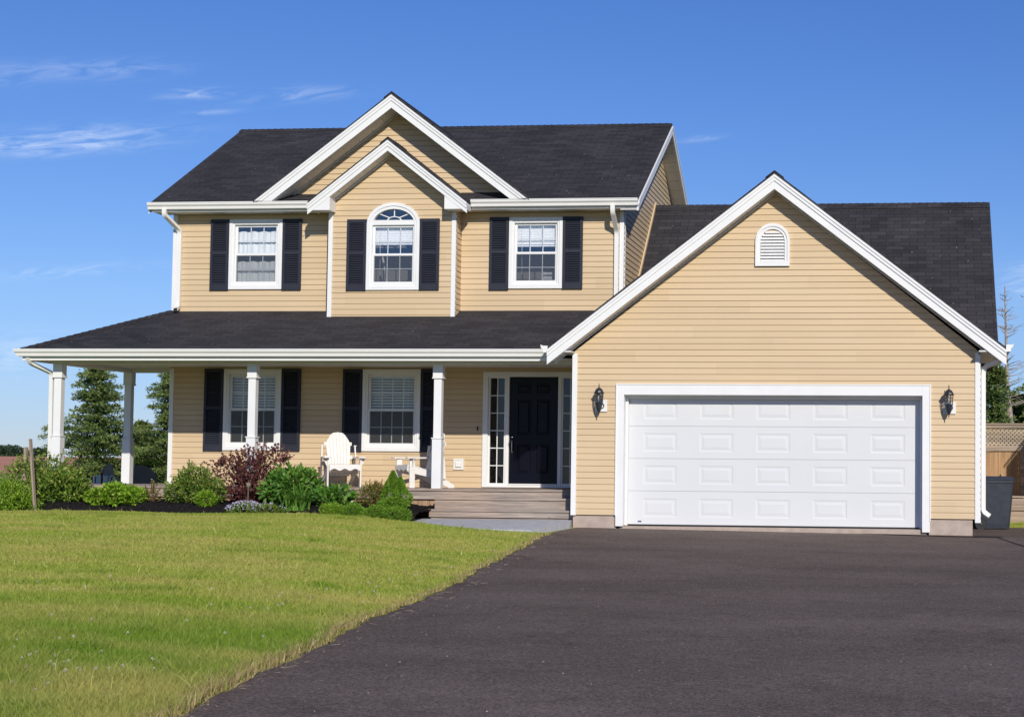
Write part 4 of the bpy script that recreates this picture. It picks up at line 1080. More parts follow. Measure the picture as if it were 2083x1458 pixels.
# ------------------------------------------------------------------ slab and flower bed
o = [(-2.75, -.0), (-2.0, .10), (-.01, .12), (.0, -.02), (.05, -.35), (.0, -1.0), (-.08, -2.0), (-.15, -2.3), (-.6, -2.25), (-1.2, -2.1), (-1.9, -1.6), (-2.5, -.9)]
mb = MB(); n = 6
def zsl(x, y): return .128 + .035 * min(0, y) - .012 * max(0, x + .3) * 1.0
cxm, cym = -1.1, -.9
rings = []
for k in range(n + 1):
    f = k / n; rings.append([(cxm + (x - cxm) * f, cym + (y - cym) * f) for x, y in o])
vs = []; fs = []
for rg in rings: vs += [(x, y, zsl(x, y) + .004 * math.sin(x * 7 + y * 5)) for x, y in rg]
m_ = len(o)
for k in range(n):
    for i in range(m_): fs.append((k * m_ + i, k * m_ + (i + 1) % m_, (k + 1) * m_ + (i + 1) % m_, (k + 1) * m_ + i))
base = len(vs); vs += [(x * 1.0, y, zsl(x, y) - .12) for x, y in o]
for i in range(m_): fs.append((n * m_ + i, n * m_ + (i + 1) % m_, base + (i + 1) % m_, base + i))
mb.add(vs, fs); tag(mb.build('stepping_slab', 'slab'), kind='structure')
# mulch bed: lumpy
def bed_front(x): return -.50 + .16 * np.sin(x * 1.3 + .4) + .08 * np.sin(x * 3.1) - .75 * ss((x + 4.6) / 1.2) + .25 * ss((x + 3.3) / .8)
nx, ny = 300, 40
bx = np.linspace(-10.2, -2.42, nx); fr = np.linspace(0, 1, ny); rg = np.random.default_rng(11)
XX = np.repeat(bx[None], ny, 0); YY = bed_front(XX) * (1 - fr[:, None]) + .735 * fr[:, None]
gz = z_ground(XX, YY)
ZZ = gz - .01 + (.16 * ss(fr / .30) + .05 * fr)[:, None] + .014 * np.sin(XX * 3.3 + 2 * YY) + .016 * rg.normal(size=XX.shape) * (fr[:, None] > .02)
V = np.stack([XX, YY, ZZ], -1).reshape(-1, 3)
i, j = np.meshgrid(np.arange(nx - 1), np.arange(ny - 1)); a = (j * nx + i).ravel()
tag(np_mesh('flower_bed', V, np.stack([a, a + 1, a + nx + 1, a + nx], 1), 'mulch', smooth=False), kind='structure')
def z_bed(x, y):
    bf = float(bed_front(np.array(x))); f = np.clip((y - bf) / (.735 - bf), 0, 1)
    return float(z_ground(x, y)) - .01 + .16 * float(ss(f / .30)) + .05 * float(f)
# ------------------------------------------------------------------ white wooden lounge chairs (front looks down local -y)
def make_chair(label, loc, rz):
    t = thing('adirondack_chair', label, 'chair', loc, rz, 'white wooden chairs on the porch', local=True)
    # side rails double as the back legs
    for sg in (-1, 1):
        x = sg * .255
        mb = MB(); mb.prism([(-.30, .27), (-.30, .37), (-.22, .39), (.12, .30), (.56, .055), (.57, .0), (.46, .0), (.10, .19)], lambda a, b, d, x=x: (x + d, a, b), -.012, .012); mb.build('rear_leg', 'chair', t)
        x = sg * .29
        mb = MB(); mb.box(x - .013, x + .013, -.30, -.20, 0, .515); mb.build('front_leg', 'chair', t, bevel=.003)
        mb = MB(); mb.prism([(sg * .303, .512), (sg * .375, .512), (sg * .303, .36)], lambda a, b, d: (a, d, b), -.265, -.24); mb.build('arm_bracket', 'chair', t)
        mb = MB()
        pts = [(-.36, .24), (-.38, .30), (-.37, .37), (-.33, .39), (-.10, .385), (.36, .31), (.38, .29), (.36, .25), (.10, .255)]
        mb.prism([(sg * b, a) for a, b in pts], lambda a, b, d: (a, b, d), .516, .540); mb.build('arm', 'chair', t, bevel=.003)
        mb = MB(); mb.bar((sg * .30, .33, .515), (sg * .30, .36, .0 + .16), .05, .022, (1, 0, 0)); mb.bar((sg * .305, .30, .54), (sg * .295, .325, .74), .022, .045, (0, 1, 0)); mb.box(sg * .30 - .022, sg * .30 + .022, .30, .35, .735, .75); mb.build('back_post', 'chair', t)
    mb = MB()
    for k in range(6):
        f = k / 5; y = -.29 + f * .46; z = .385 - max(0, f - .12) * .145
        mb.box(-.275, .275, -.038, .038, 0, .02, Matrix.Translation((0, y, z)) @ Matrix.Rotation(R(-13 if k else 8), 4, 'X'))
    mb.build('seat', 'chair', t, bevel=.003)
    # scalloped apron
    pts = [(-.275, .385), (.275, .385)] + [(.275 - .55 * i / 24, .31 - .018 * math.cos(2 * math.pi * 3 * i / 24) * (1 if 0 < i < 24 else 1)) for i in range(25)]
    mb = MB(); mb.prism(pts, lambda a, b, d: (a, d, b), -.335, -.312); mb.build('apron', 'chair', t)
    # fanned back slats with an arched top
    mb = MB(); n = 7; tilt = R(19)
    for i in range(n):
        f = (i - 3) / 3.; xb = f * .150; xt = f * .190; wb, wt = .052, .066
        def top(q):
            q = abs(q) / .223
            return .83 - .03 * q - .20 * max(0, (q - .35) / .65) ** 1.7
        xa, xm, xz = xt - wt / 2 + .003, xt, xt + wt / 2 - .003
        pts = [(xb - wb / 2 + .003, 0), (xb + wb / 2 - .003, 0), (xz, top(xz)), (xm, top(xm)), (xa, top(xa))]
        mb.prism(pts, lambda a, b, d: (a, .17 + b * math.sin(tilt) + d * math.cos(tilt), .20 + b * math.cos(tilt) - d * math.sin(tilt)), -.010, .010)
    mb.build('backrest', 'chair', t)
    mb = MB()
    for b in (.06, .36, .62): mb.box(-.25 if b > .3 else -.2, .25 if b > .3 else .2, .17 + b * math.sin(tilt) + .013, .17 + b * math.sin(tilt) + .036, .20 + b * math.cos(tilt) - .04, .20 + b * math.cos(tilt) + .02)
    mb.build('back_rail', 'chair', t)
    return t
ch = make_chair('white wooden lounge chair left of the near window, facing the lawn', (-4.58, 1.75, .622), R(30))
ch2 = copy_tree(ch); ch2.location = (-3.11, 1.62, .622); ch2.rotation_euler = (0, 0, R(-50))
ch2['label'] = 'white wooden lounge chair turned sideways, half behind the right porch column'

# ------------------------------------------------------------------ wheeled bin at the garage corner
t = thing('wheeled_bin', 'dark grey wheeled rubbish bin standing beside the right corner of the garage', 'bin', (7.11, 3.75, -.075), R(-86), local=True)
mb = MB()
def rr(hw, hd, r, z, n=4):
    P = []
    for cx_, cy_, a0 in ((hw - r, hd - r, 0), (-hw + r, hd - r, 90), (-hw + r, -hd + r, 180), (hw - r, -hd + r, 270)):
        for k in range(n + 1): a = R(a0 + 90 * k / n); P.append((cx_ + r * math.cos(a), cy_ + r * math.sin(a), z))
    return P
def loft(mb, loops):
    n = len(loops[0]); vs = [p for l in loops for p in l]
    fs = [(k * n + i, k * n + (i + 1) % n, (k + 1) * n + (i + 1) % n, (k + 1) * n + i) for k in range(len(loops) - 1) for i in range(n)]
    fs += [tuple(range(n - 1, -1, -1)), tuple((len(loops) - 1) * n + i for i in range(n))]
    mb.add(vs, fs)
loft(mb, [rr(.225, .26, .05, .03), rr(.235, .275, .05, .12), rr(.275, .335, .05, .86), rr(.292, .352, .05, .868), rr(.292, .352, .05, .905)])
mb.build('bin_body', 'bin', t)
mb = MB(); loft(mb, [rr(.300, .362, .05, .907), rr(.304, .366, .05, .935), rr(.285, .345, .06, .965), rr(.18, .25, .08, .985)])
mb.box(-.16, .16, -.385, -.36, .915, .935); mb.build('lid', 'bin', t)
mb = MB(); mb.tube([(.16, .1, .97), (.17, .1, 1.01), (.23, .1, 1.012), (.24, .1, .965)], .012, 8); mb.build('lid_handle', 'bin', t)
for sg in (-1, 1):
    mb = MB(); mb.lathe([(.03, -.03), (.10, -.03), (.108, -.015), (.108, .015), (.10, .03), (.03, .03), (.03, -.03)], (sg * .245, -.262, .11), 24, Matrix.Rotation(R(90), 4, 'Y'))
    wh_ = mb.build('wheel', 'black', t)
    mb = MB()
    for k in range(6):
        a = math.pi * k / 3; mb.bar((sg * .262, -.262, .11), (sg * .262, -.262 + .08 * math.cos(a), .11 + .08 * math.sin(a)), .02, .02, (1, 0, 0))
    mb.lathe([(.0, .04 * sg), (.028, .036 * sg), (.03, .0)], (sg * .245, -.262, .11), 12, Matrix.Rotation(R(90), 4, 'Y')); mb.build('hub', 'bin', wh_)

# ------------------------------------------------------------------ fence and low garden deck on the right
fy = 9.0
t = thing('lattice_fence', 'tall wooden fence with a lattice top and arched boards behind the bin', 'fence', (9.2, fy, 0.))
mb = MB(); x = 6.76
fr_ = random.Random(3)
while x < 13.:
    u = ((x - 6.76) % 2.3) / 2.3; zt = 1.36 + .10 * math.sin(math.pi * u)
    dy = fr_.random() * .006
    mb.prism([(x, .49), (x + .135, .49), (x + .135, zt), (x, zt)], lambda a, b, d: (a, d, b), fy + .02 + dy, fy + .042 + dy); x += .14
mb.build('board', 'fencewood', t)
mb = MB(); k = 0
for i in range(3):
    xa = 6.76 + i * 2.3
    seg = [(xa + 2.3 * q / 14, 1.36 + .10 * math.sin(math.pi * q / 14)) for q in range(15)]
    for (xa_, za_), (xb_, zb_) in zip(seg[:-1], seg[1:]): mb.prism([(xa_, za_ - .005), (xb_, zb_ - .005), (xb_, zb_ + .045), (xa_, za_ + .045)], lambda a, b, d: (a, d, b), fy - .005, fy + .03)
mb.build('arched_rail', 'greywood', t)
mb = MB()
mb.box(6.74, 13.2, fy - .045, fy + .075, 2.0, 2.035); mb.box(6.75, 13.2, fy - .02, fy + .02, 1.935, 1.999); mb.box(6.75, 13.2, fy - .024, fy + .019, 1.44, 1.56); mb.build('rail', 'greywood', t)
mb = MB(); la0, la1, lz0, lz1 = 6.75, 9.6, 1.555, 1.94
for sg, yo in ((1, 0.), (-1, .011)):
    x = la0 - .5
    while x < la1 + .5:
        p, q = ((x, lz0), (x + (lz1 - lz0), lz1)) if sg > 0 else ((x + (lz1 - lz0), lz0), (x, lz1))
        mb.bar((p[0], fy + .028 + yo, p[1]), (q[0], fy + .028 + yo, q[1]), .035, .009, (0, 1, 0)); x += .088
mb.build('lattice', 'greywood', t)
mb = MB()
for x in (7.92, 10.22): mb.box(x, x + .095, fy - .06, fy + .03, .49, 1.44)
mb.build('post', 'greywood', t)
t = thing('garden_deck', 'low weathered plank deck with a step in front of the lattice fence', 'deck', (9.2, 8.2, 0.))
mb = MB(); y = 8.05
while y < 8.98: mb.box(6.76, 12.5, y, y + .138, .455, .49); y += .143
mb.build('deck_board', 'deck', t)
mb = MB()
for k in range(4): mb.box(6.77, 12.5, 8.07, 8.09, -.06 + k * .126, .06 + k * .126 - .004)
mb.build('front_board', 'deck', t)
mb = MB(); mb.box(7.0, 12.5, 7.72, 8.04, .20, .24); mb.box(7.0, 12.5, 7.76, 7.79, -.08, .199); mb.build('bench_step', 'greywood', t)
# added shed, unseen off to the right, shaped to throw shade on the fence
t = thing('fence_shade_shed', 'unseen shed added off to the right to shade the fence', 'shed', (10.4, 6.6, 0.))
mb = MB(); mb.box(9.14, 11.6, 5.4, 7.4, -.1, 3.02); mb.prism([(9.14, 3.02), (11.6, 3.02), (10.37, 4.6)], lambda a, b, d: (a, d, b), 5.4, 7.4); mb.build('wall', 'fencewood', t)
mb = MB(); mb.prism([(9.10, 3.0), (10.37, 4.64), (11.64, 3.0), (11.64, 3.06), (10.37, 4.70), (9.10, 3.06)], lambda a, b, d: (a, d, b), 5.36, 7.45); mb.build('roof', 'shingle', t)
mb = MB(); mb.box(10.1, 10.9, 5.37, 5.399, -.05, 1.9); mb.build('door', 'greywood', t)

# ------------------------------------------------------------------ satellite dishes and the old posts on the left
def dish(label, loc, rz, tilt, a, b):
    t = thing('satellite_dish', label, 'satellite dish', loc, rz, 'satellite dishes behind the porch', local=True)
    mb = MB(); Mx = Matrix.Translation((0, 0, b * 1.05)) @ Matrix.Rotation(tilt, 4, 'X')
    nr, ns = 8, 28; vs = []; fs = []
    for off_ in (0., .012):
        for k in range(nr + 1):
            r = k / nr
            for j in range(ns):
                th = 2 * math.pi * j / ns; vs.append(tuple(Mx @ Vector((a * r * math.cos(th), -.16 * a * (1 - r * r) * -1 - off_, b * r * math.sin(th)))))
    o2 = (nr + 1) * ns
    for k in range(nr):
        for j in range(ns):
            q = (k * ns + j, k * ns + (j + 1) % ns, (k + 1) * ns + (j + 1) % ns, (k + 1) * ns + j); fs.append(q); fs.append(tuple(i + o2 for i in q[::-1]))
    for j in range(ns): fs.append((nr * ns + j, nr * ns + (j + 1) % ns, o2 + nr * ns + (j + 1) % ns, o2 + nr * ns + j))
    mb.add(vs, fs); mb.build('reflector', 'dish', t, smooth=False)
    mb = MB(); mb.tube([(0, .12, b * 1.0), (0, .25, b * .8), (0, .28, 0), (0, .28, -.5)], .022, 8); mb.build('mast', 'lightgrey', t)
    mb = MB(); mb.tube([(0, .0, b * .2), (0, -.35, b * .45), (0, -.5, b * .75)], .012, 6); mb.box(-.04, .04, -.56, -.47, b * .72, b * .86); mb.build('feed_arm', 'lightgrey', t)
    return t
dish('smaller dark satellite dish behind the porch, between the two left columns', (-11.29, 6.3, .50), R(-25), R(-12), .21, .245)
dish('larger dark satellite dish partly hidden by the back porch column', (-10.80, 6.8, .30), R(35), R(-20), .36, .34)
t = thing('rusty_post', 'short rusty post with a pale cap behind the porch', 'post', (-11.17, 5.85, .2), local=True)
mb = MB(); mb.tube([(0, 0, 0), (0, 0, .62)], .022, 8); mb.build('pipe', 'rust', t); mb = MB(); mb.box(-.032, .032, -.03, .03, .62, .665); mb.build('cap', 'stake', t)
t = thing('utility_box', 'white utility box with a curved cable behind the porch', 'box', (-11.27, 6.02, .2), local=True)
mb = MB(); mb.box(-.12, .14, 0, .12, 0, .56); mb.build('cabinet', 'lightgrey', t, bevel=.01)
mb = MB(); mb.tube([(.20, -.02, .0), (.20, -.02, .50), (.24, -.02, .56), (.30, -.02, .53), (.31, -.02, .4), (.31, -.02, 0)], .012, 6); mb.tube([(-.15, -.02, 0), (-.15, -.02, .55)], .02, 6); mb.build('cable', 'white', t)
mb = MB(); mb.bar((-9.14, -.45, .05), (-9.29, -.42, 1.41), .046, .036); tag(mb.build('wooden_stake', 'stake'), 'tall weathered wooden stake leaning in the left shrubs', 'stake')
mb = MB(); mb.bar((-14.06, 8.0, .1), (-14.05, 8.0, 1.36), .075, .07); tag(mb.build('wooden_stake', 'stake'), 'pale square wooden post standing behind the left shrubs', 'stake')

# ------------------------------------------------------------------ plants
RG = lambda s: np.random.default_rng(s)
def plant(name, label, cat, loc, mat, parts, stems=None, stem_mat='twig', group=None, part='foliage'):
    t = thing(name, label, cat, loc, 0, group, local=True)
    V, F, T = merge(parts); np_mesh(part, V, F, mat, t, T)
    if stems:
        mb = MB()
        for path, r in stems: mb.tube(path, r, 5)
        mb.build('stem', stem_mat, t)
    return t
def shrub_parts(rng, blobs, n, L, Wd, upw=.4, shell=.5, lump=.2, fold=.2, out=1., jit=.6):
    parts = []; tot = sum(r[0] * r[1] + r[0] * r[2] for c, r in blobs)
    for c, r in blobs:
        k = int(n * (r[0] * r[1] + r[0] * r[2]) / tot)
        P, d = blob_points(rng, k, c, r, shell, lump)
        P[:, 2] = np.maximum(P[:, 2], .01)
        D = d * out + rng.normal(size=d.shape) * jit + np.array([0, 0, upw])
        # tips lighter than the old inner leaves, as the young shoots are
        tint = np.clip(.5 + .28 * rng.normal(size=k), 0, 1)
        parts.append(leaves(P, D, L * (.7 + .6 * rng.random(k)), Wd * (.7 + .6 * rng.random(k)), rng, fold, tint))
    return parts
def twigs(rng, blobs, n, r0=.008):
    S = []
    for i in range(n):
        c, r = blobs[i % len(blobs)]
        d = norm(rng.normal(size=(1, 3)))[0]; d[2] = abs(d[2])
        q = np.array(c) + d * np.array(r) * .85; b = np.array([rng.normal() * .004, rng.normal() * .004, 0])
        m = (b + q) / 2 + np.array([rng.normal() * .03, rng.normal() * .03, .08])
        S.append(([tuple(b), tuple(m), tuple(q)], [r0, r0 * .75, r0 * .4]))
    return S
def shoots(rng, blobs, n, length, L, Wd, k=9, up=.9):
    """leafy twigs sticking out of the top so the outline is ragged"""
    parts = []; S = []
    for i in range(n):
        c, r = blobs[rng.integers(len(blobs))]
        d = norm(rng.normal(size=(1, 3)) + np.array([[0, 0, .5]]))[0]; d[2] = abs(d[2])
        p0 = np.array(c) + d * np.array(r) * .8; dirn = norm((d * .8 + np.array([0, 0, up]) + rng.normal(size=3) * .3)[None])[0]
        ln = length * (.5 + rng.random()); f = np.linspace(.05, 1, k)
        P = p0 + dirn * (f * ln)[:, None] + np.array([0, 0, -.18 * ln]) * (f ** 2)[:, None]
        P = np.repeat(P, 2, 0); D = rng.normal(size=P.shape) * .8 + dirn * .7
        parts.append(leaves(P, D, L * (.6 + .5 * rng.random(len(P))), Wd, rng, .2, np.clip(.65 + .25 * rng.normal(size=len(P)), 0, 1)))
        S.append(([tuple(p0), tuple(p0 + dirn * ln * .6), tuple(P[-1])], [.005, .004, .002]))
    return parts, S
def zb(x, y): return z_bed(x, y) - .02
def bush(name, label, x, y, mat, blobs, n, L, Wd, seed, sh=12, shl=.16, cat='shrub', ground=None, stem_mat='twig', group=None, ntw=10, **kw):
    rng = RG(seed); parts = shrub_parts(rng, blobs, n, L, Wd, **kw); S = twigs(rng, blobs, ntw)
    if sh:
        p2, s2 = shoots(rng, blobs, sh, shl, L, Wd); parts += p2; S += s2
    return plant(name, label, cat, (x, y, zb(x, y) if ground is None else ground), mat, parts, S, stem_mat, group)
gz0 = lambda x, y: float(z_ground(x, y)) - .02
# far left clump in front of the porch corner
bush('shrub', 'broad bright green feathery shrub at the far left edge of the bed', -9.85, -.35, 'leaf_bright', [((0, 0, .26), (.55, .45, .33)), ((-.75, .1, .34), (.7, .5, .42)), ((.38, -.05, .14), (.36, .36, .22)), ((-.25, .1, .34), (.4, .35, .22))], 9000, .05, .020, 1, sh=60, shl=.14, ground=gz0(-9.85, -.35))
bush('shrub', 'tall loose yellow green shrub with arching twigs behind the leaning stake', -9.42, .25, 'leaf_mid', [((-.32, 0, .54), (.35, .35, .38)), ((.08, .05, .62), (.34, .33, .38)), ((0, 0, .30), (.50, .4, .30)), ((.36, .1, .42), (.22, .3, .28))], 5200, .055, .024, 2, sh=80, shl=.20, ground=gz0(-9.42, .25), ntw=22)
bush('shrub', 'mid green shrub with layered pointed leaves under the left front column', -8.93, .18, 'leaf_mid', [((0, 0, .30), (.34, .36, .20)), ((.17, -.05, .18), (.26, .33, .16)), ((-.2, -.1, .18), (.32, .32, .2)), ((-.05, -.1, .38), (.24, .28, .13))], 2600, .085, .034, 3, sh=40, shl=.18)
bush('shrub', 'low bright lime green mound of three lobes in front of the deck', -7.97, -.02, 'leaf_bright', [((-.28, 0, .11), (.24, .24, .17)), ((.02, 0, .15), (.26, .26, .20)), ((.33, .02, .12), (.25, .24, .17))], 3200, .055, .042, 4, sh=14, shl=.06, fold=.3)
bush('shrub', 'small half bare brownish seedling against the deck skirt', -7.32, .10, 'leaf_yellow', [((0, 0, .12), (.13, .12, .12))], 190, .035, .016, 5, sh=16, shl=.18, ntw=8)
bush('shrub', 'rounded fresh green shrub below the left end of the house wall', -6.59, .05, 'leaf_mid', [((0, 0, .26), (.42, .36, .27)), ((.05, 0, .46), (.28, .26, .17)), ((-.25, 0, .18), (.30, .3, .20)), ((.33, 0, .20), (.28, .28, .22))], 4800, .05, .024, 6, sh=55, shl=.16)
bush('shrub', 'small round lime tuft in front of the rounded green shrub', -6.21, -.30, 'leaf_bright', [((0, 0, .11), (.17, .16, .15))], 1500, .045, .018, 7, sh=8, shl=.05)
bush('shrub', 'tall airy dark purple leaved shrub in front of the middle porch column', -5.74, .32, 'leaf_purple', [((-.34, 0, .55), (.28, .28, .22)), ((.0, 0, .64), (.28, .26, .26)), ((.36, .05, .68), (.28, .26, .28)), ((.05, 0, .34), (.38, .3, .28)), ((0, -.05, .14), (.34, .3, .14))], 2300, .052, .034, 8, sh=95, shl=.21, ntw=40, shell=.2)
bush('flowering_plant', 'low cushion of pale lilac flowers at the front edge of the bed', -5.27, -.42, 'leaf_mid', [((-.2, 0, .08), (.30, .24, .14)), ((.18, .02, .07), (.33, .24, .12))], 3600, .035, .012, 9, sh=0, cat='flowers')
fl = bpy.data.objects[[o.name for o in C.objects if o.name.startswith('flowering_plant')][0]]
rng = RG(91); P = np.concatenate([blob_points(rng, 260, (-.2, 0, .10), (.31, .25, .15), .96, .1)[0], blob_points(rng, 190, (.18, .02, .09), (.34, .25, .13), .96, .1)[0]])
P = P[(P[:, 2] > .09) & (rng.random(len(P)) < np.clip((P[:, 2] - .03) / .14, .25, 1) * np.where(P[:, 0] < .1, 1, .55))]
pp = []
for k in range(5):
    a = 2 * math.pi * k / 5; D = np.stack([np.full(len(P), math.cos(a)), np.full(len(P), math.sin(a) * .6), np.full(len(P), math.sin(a) * .8)], 1) + rng.normal(size=P.shape) * .25
    pp.append(leaves(P, D, .017, .013, rng, .05))
V, F, T = merge(pp); np_mesh('blossom', V, F, 'petal', fl, T)
bush('shrub', 'big dark green peony bush with broad leaves right of the purple shrub', -4.93, .18, 'leaf_dark', [((0, 0, .32), (.36, .36, .26)), ((.12, 0, .42), (.30, .3, .17)), ((-.22, 0, .24), (.28, .3, .22)), ((.30, .02, .26), (.24, .26, .2))], 1700, .105, .048, 10, sh=26, shl=.16, ntw=18, fold=.12)
# strap leaved clump
def strap_clump(x, y, n, seed, label, mat='leaf_dark', L0=.52, wd=.026):
    rng = RG(seed); Vs, Fs, Ts = [], [], []; o = 0; K = 7
    for i in range(n):
        az_ = rng.random() * 2 * math.pi; Ln = L0 * (.7 + .5 * rng.random()); lean = .25 + .75 * rng.random()
        b = np.array([rng.normal() * .09, rng.normal() * .06, 0]); dr = np.array([math.cos(az_), math.sin(az_), 0]); sd = np.array([-dr[1], dr[0], 0])
        f = np.linspace(0, 1, K); h = Ln * (f * 1.0 - lean * .62 * f ** 2.2); rd = Ln * (.18 * f + lean * .75 * f ** 1.8)
        ctr = b + dr * rd[:, None] + np.array([0, 0, 1.]) * h[:, None]
        wv = wd * (1 - f ** 2.2) ** .7 * (.8 + .4 * rng.random()); up_ = np.array([0, 0, 1.]) * .25
        V = np.concatenate([ctr - (sd + up_ * .0) * wv[:, None] * .5 + np.array([0, 0, .25]) * wv[:, None] * .5, ctr + sd * wv[:, None] * .5 + np.array([0, 0, .25]) * wv[:, None] * .5])
        j = np.arange(K - 1); Vs.append(V); Fs.append(np.stack([j, j + 1, j + 1 + K, j + K], 1) + o); Ts.append(np.full(2 * K, np.clip(.55 + .28 * rng.normal(), 0, 1))); o += 2 * K
    t = thing('daylily', label, 'plant', (x, y, zb(x, y)), 0, None, local=True)
    np_mesh('strap_leaves', np.concatenate(Vs), np.concatenate(Fs), mat, t, np.concatenate(Ts)); return t
strap_clump(-4.62, -.28, 150, 12, 'arching clump of long strap leaves in front of the peony bush')
bush('shrub', 'broad leaved green plant below the left porch chair', -4.10, .10, 'leaf_dark', [((0, 0, .18), (.27, .26, .15)), ((-.13, -.1, .12), (.24, .25, .12)), ((.16, -.08, .13), (.22, .25, .13))], 480, .10, .078, 13, sh=0, ntw=10, upw=.5, fold=.10)
bush('shrub', 'low fine leaved green mound at the front left of the broad leaved plant', -3.86, -.78, 'leaf_bright', [((0, 0, .10), (.20, .20, .15)), ((.10, 0, .08), (.16, .18, .12))], 4200, .030, .010, 14, sh=0)
bush('shrub', 'darker fine leaved mound in the middle of the low front row', -3.44, -.98, 'leaf_thuja', [((0, 0, .10), (.20, .20, .15)), ((.12, .03, .07), (.14, .16, .12))], 4600, .030, .010, 15, sh=0)
bush('shrub', 'small yellow and reddish green bush left of the pointed conifer', -3.34, -.25, 'leaf_yellow', [((0, 0, .18), (.22, .2, .17)), ((.10, 0, .24), (.15, .15, .11))], 1900, .038, .017, 16, sh=36, shl=.12)
bush('shrub', 'low green mound right of the darker mound, at the lawn edge', -3.01, -1.02, 'leaf_thuja', [((0, 0, .10), (.19, .2, .13)), ((-.09, .02, .06), (.16, .18, .11))], 4200, .030, .010, 17, sh=0)
# pointed dwarf conifer: two tips over broad skirts
def conifer_dwarf():
    rng = RG(18); parts = []
    for (c, r, hgt, n) in (((-.06, 0, .28), .15, .36, 3600), ((.07, -.02, .27), .12, .27, 2200)):
        f = rng.random(n) ** .8; th = rng.random(n) * 2 * math.pi; rad = r * (1 - f ** 1.35) * (.82 + .22 * rng.random(n)) * (1 + .10 * np.sin(th * 3 + f * 9))
        P = np.stack([c[0] + rad * np.cos(th), c[1] + rad * np.sin(th), c[2] + f * hgt], 1)
        D = np.stack([np.cos(th), np.sin(th), np.full(n, 1.1)], 1) + rng.normal(size=(n, 3)) * .35
        parts.append(leaves(P, D, .035, .014, rng, .2, np.clip(.5 + .22 * rng.normal(size=n), 0, 1)))
    parts += shrub_parts(rng, [((-.09, 0, .22), (.17, .17, .15)), ((.10, -.02, .19), (.17, .17, .14)), ((0, -.1, .10), (.22, .18, .12)), ((-.12, -.12, .08), (.16, .15, .1))], 7500, .032, .013, upw=.7, shell=.8, lump=.1)
    plant('dwarf_conifer', 'dense pointed dwarf conifer with two tips left of the steps', 'conifer', (-2.83, -.55, zb(-2.83, -.55)), 'leaf_thuja', parts, [([(0, 0, 0), (0, 0, .5)], [.02, .01])], 'bark')
conifer_dwarf()
bush('shrub', 'small green mound in front of the pointed conifer', -2.63, -1.12, 'leaf_thuja', [((0, 0, .11), (.19, .17, .17)), ((.1, .05, .12), (.13, .13, .13))], 3600, .03, .011, 19, sh=0)
mb = MB(); mb.lathe([(0, .0), (.02, .0), (.015, .30), (.035, .31), (.045, .345), (.035, .38), (0, .39)], (-5.60, .02, zb(-5.60, .02) + .0), 14); tag(mb.build('garden_light', 'dish', smooth=True), 'small round blue grey garden light in front of the purple shrub', 'garden light')

# ------------------------------------------------------------------ spruces and other trees
def spruce(label, x, y, z, H, Rm, seed, cover=1., name='spruce_tree', mat='leaf_spruce', group=None, skirt=.06, power=.75):
    rng = RG(seed); t = thing(name, label, 'tree', (x, y, z), 0, group, local=True)
    mb = MB(); mb.tube([(0, 0, -.2), (.02, 0, H * .5), (0, 0, H * .99)], [.02 * H + .03, .013 * H + .01, .012], 7)
    parts = []; h = skirt * H
    while h < H * .985:
        f = h / H; Lb = Rm * (1 - f) ** power * (.8 + .2 * math.sin(f * 17 + seed)); nb = int(5 + 5 * (1 - f)); a0 = rng.random() * 6.28
        for k in range(nb):
            if rng.random() > cover: continue
            a = a0 + 2 * math.pi * k / nb + rng.normal() * .25; L = Lb * (.36 + .78 * rng.random()) + .06
            dr = np.array([math.cos(a), math.sin(a), 0]); m = max(4, int(L / .10)); ff = np.linspace(.12, 1, m)
            rise = .18 + .5 * f
            ctr = dr * (ff * L)[:, None] + np.array([0, 0, 1.]) * (h + L * (rise * ff - .30 * ff ** 2) * 0.9)[:, None]
            mb.tube([tuple(ctr[0] * 0 + np.array([0, 0, h])), tuple(ctr[m // 2]), tuple(ctr[-1])], [.016, .010, .004], 4, False)
            sd = np.array([-dr[1], dr[0], 0])
            nd = 26
            P = np.repeat(ctr, nd, 0); q = rng.normal(size=(len(P), 1)) * .6; fr2 = np.repeat(ff, nd)[:, None]
            wdt = .30 * L * (1.15 - fr2 * .75) + .05
            P = P + sd * q * wdt + dr * (rng.normal(size=(len(P), 1)) * .04) + np.array([0, 0, 1.]) * (rng.normal(size=(len(P), 1)) * .035 - np.abs(q) * wdt * .30)
            D = dr * .8 + sd * np.sign(q) * .8 + rng.normal(size=P.shape) * .55 + np.array([0, 0, .25])
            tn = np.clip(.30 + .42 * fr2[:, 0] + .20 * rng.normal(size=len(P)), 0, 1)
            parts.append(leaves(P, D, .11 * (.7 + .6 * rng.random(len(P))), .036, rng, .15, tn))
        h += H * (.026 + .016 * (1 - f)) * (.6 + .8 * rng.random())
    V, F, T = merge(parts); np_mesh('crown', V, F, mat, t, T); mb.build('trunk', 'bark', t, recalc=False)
    return t
spruce('bushy spruce seen between the two left porch columns', -19.55, 22., .37, 4.25, 2.05, 21, .9, group='spruces behind the left porch', power=.85)
spruce('bushy spruce right of the back porch column, partly behind the house corner', -17.35, 22.5, .38, 4.3, 1.9, 22, .9, group='spruces behind the left porch', power=.85)
spruce('low spruce standing in the gap behind the middle of the two big spruces', -19.3, 24.5, .36, 2.0, 1.0, 23, .95, group='spruces behind the left porch')
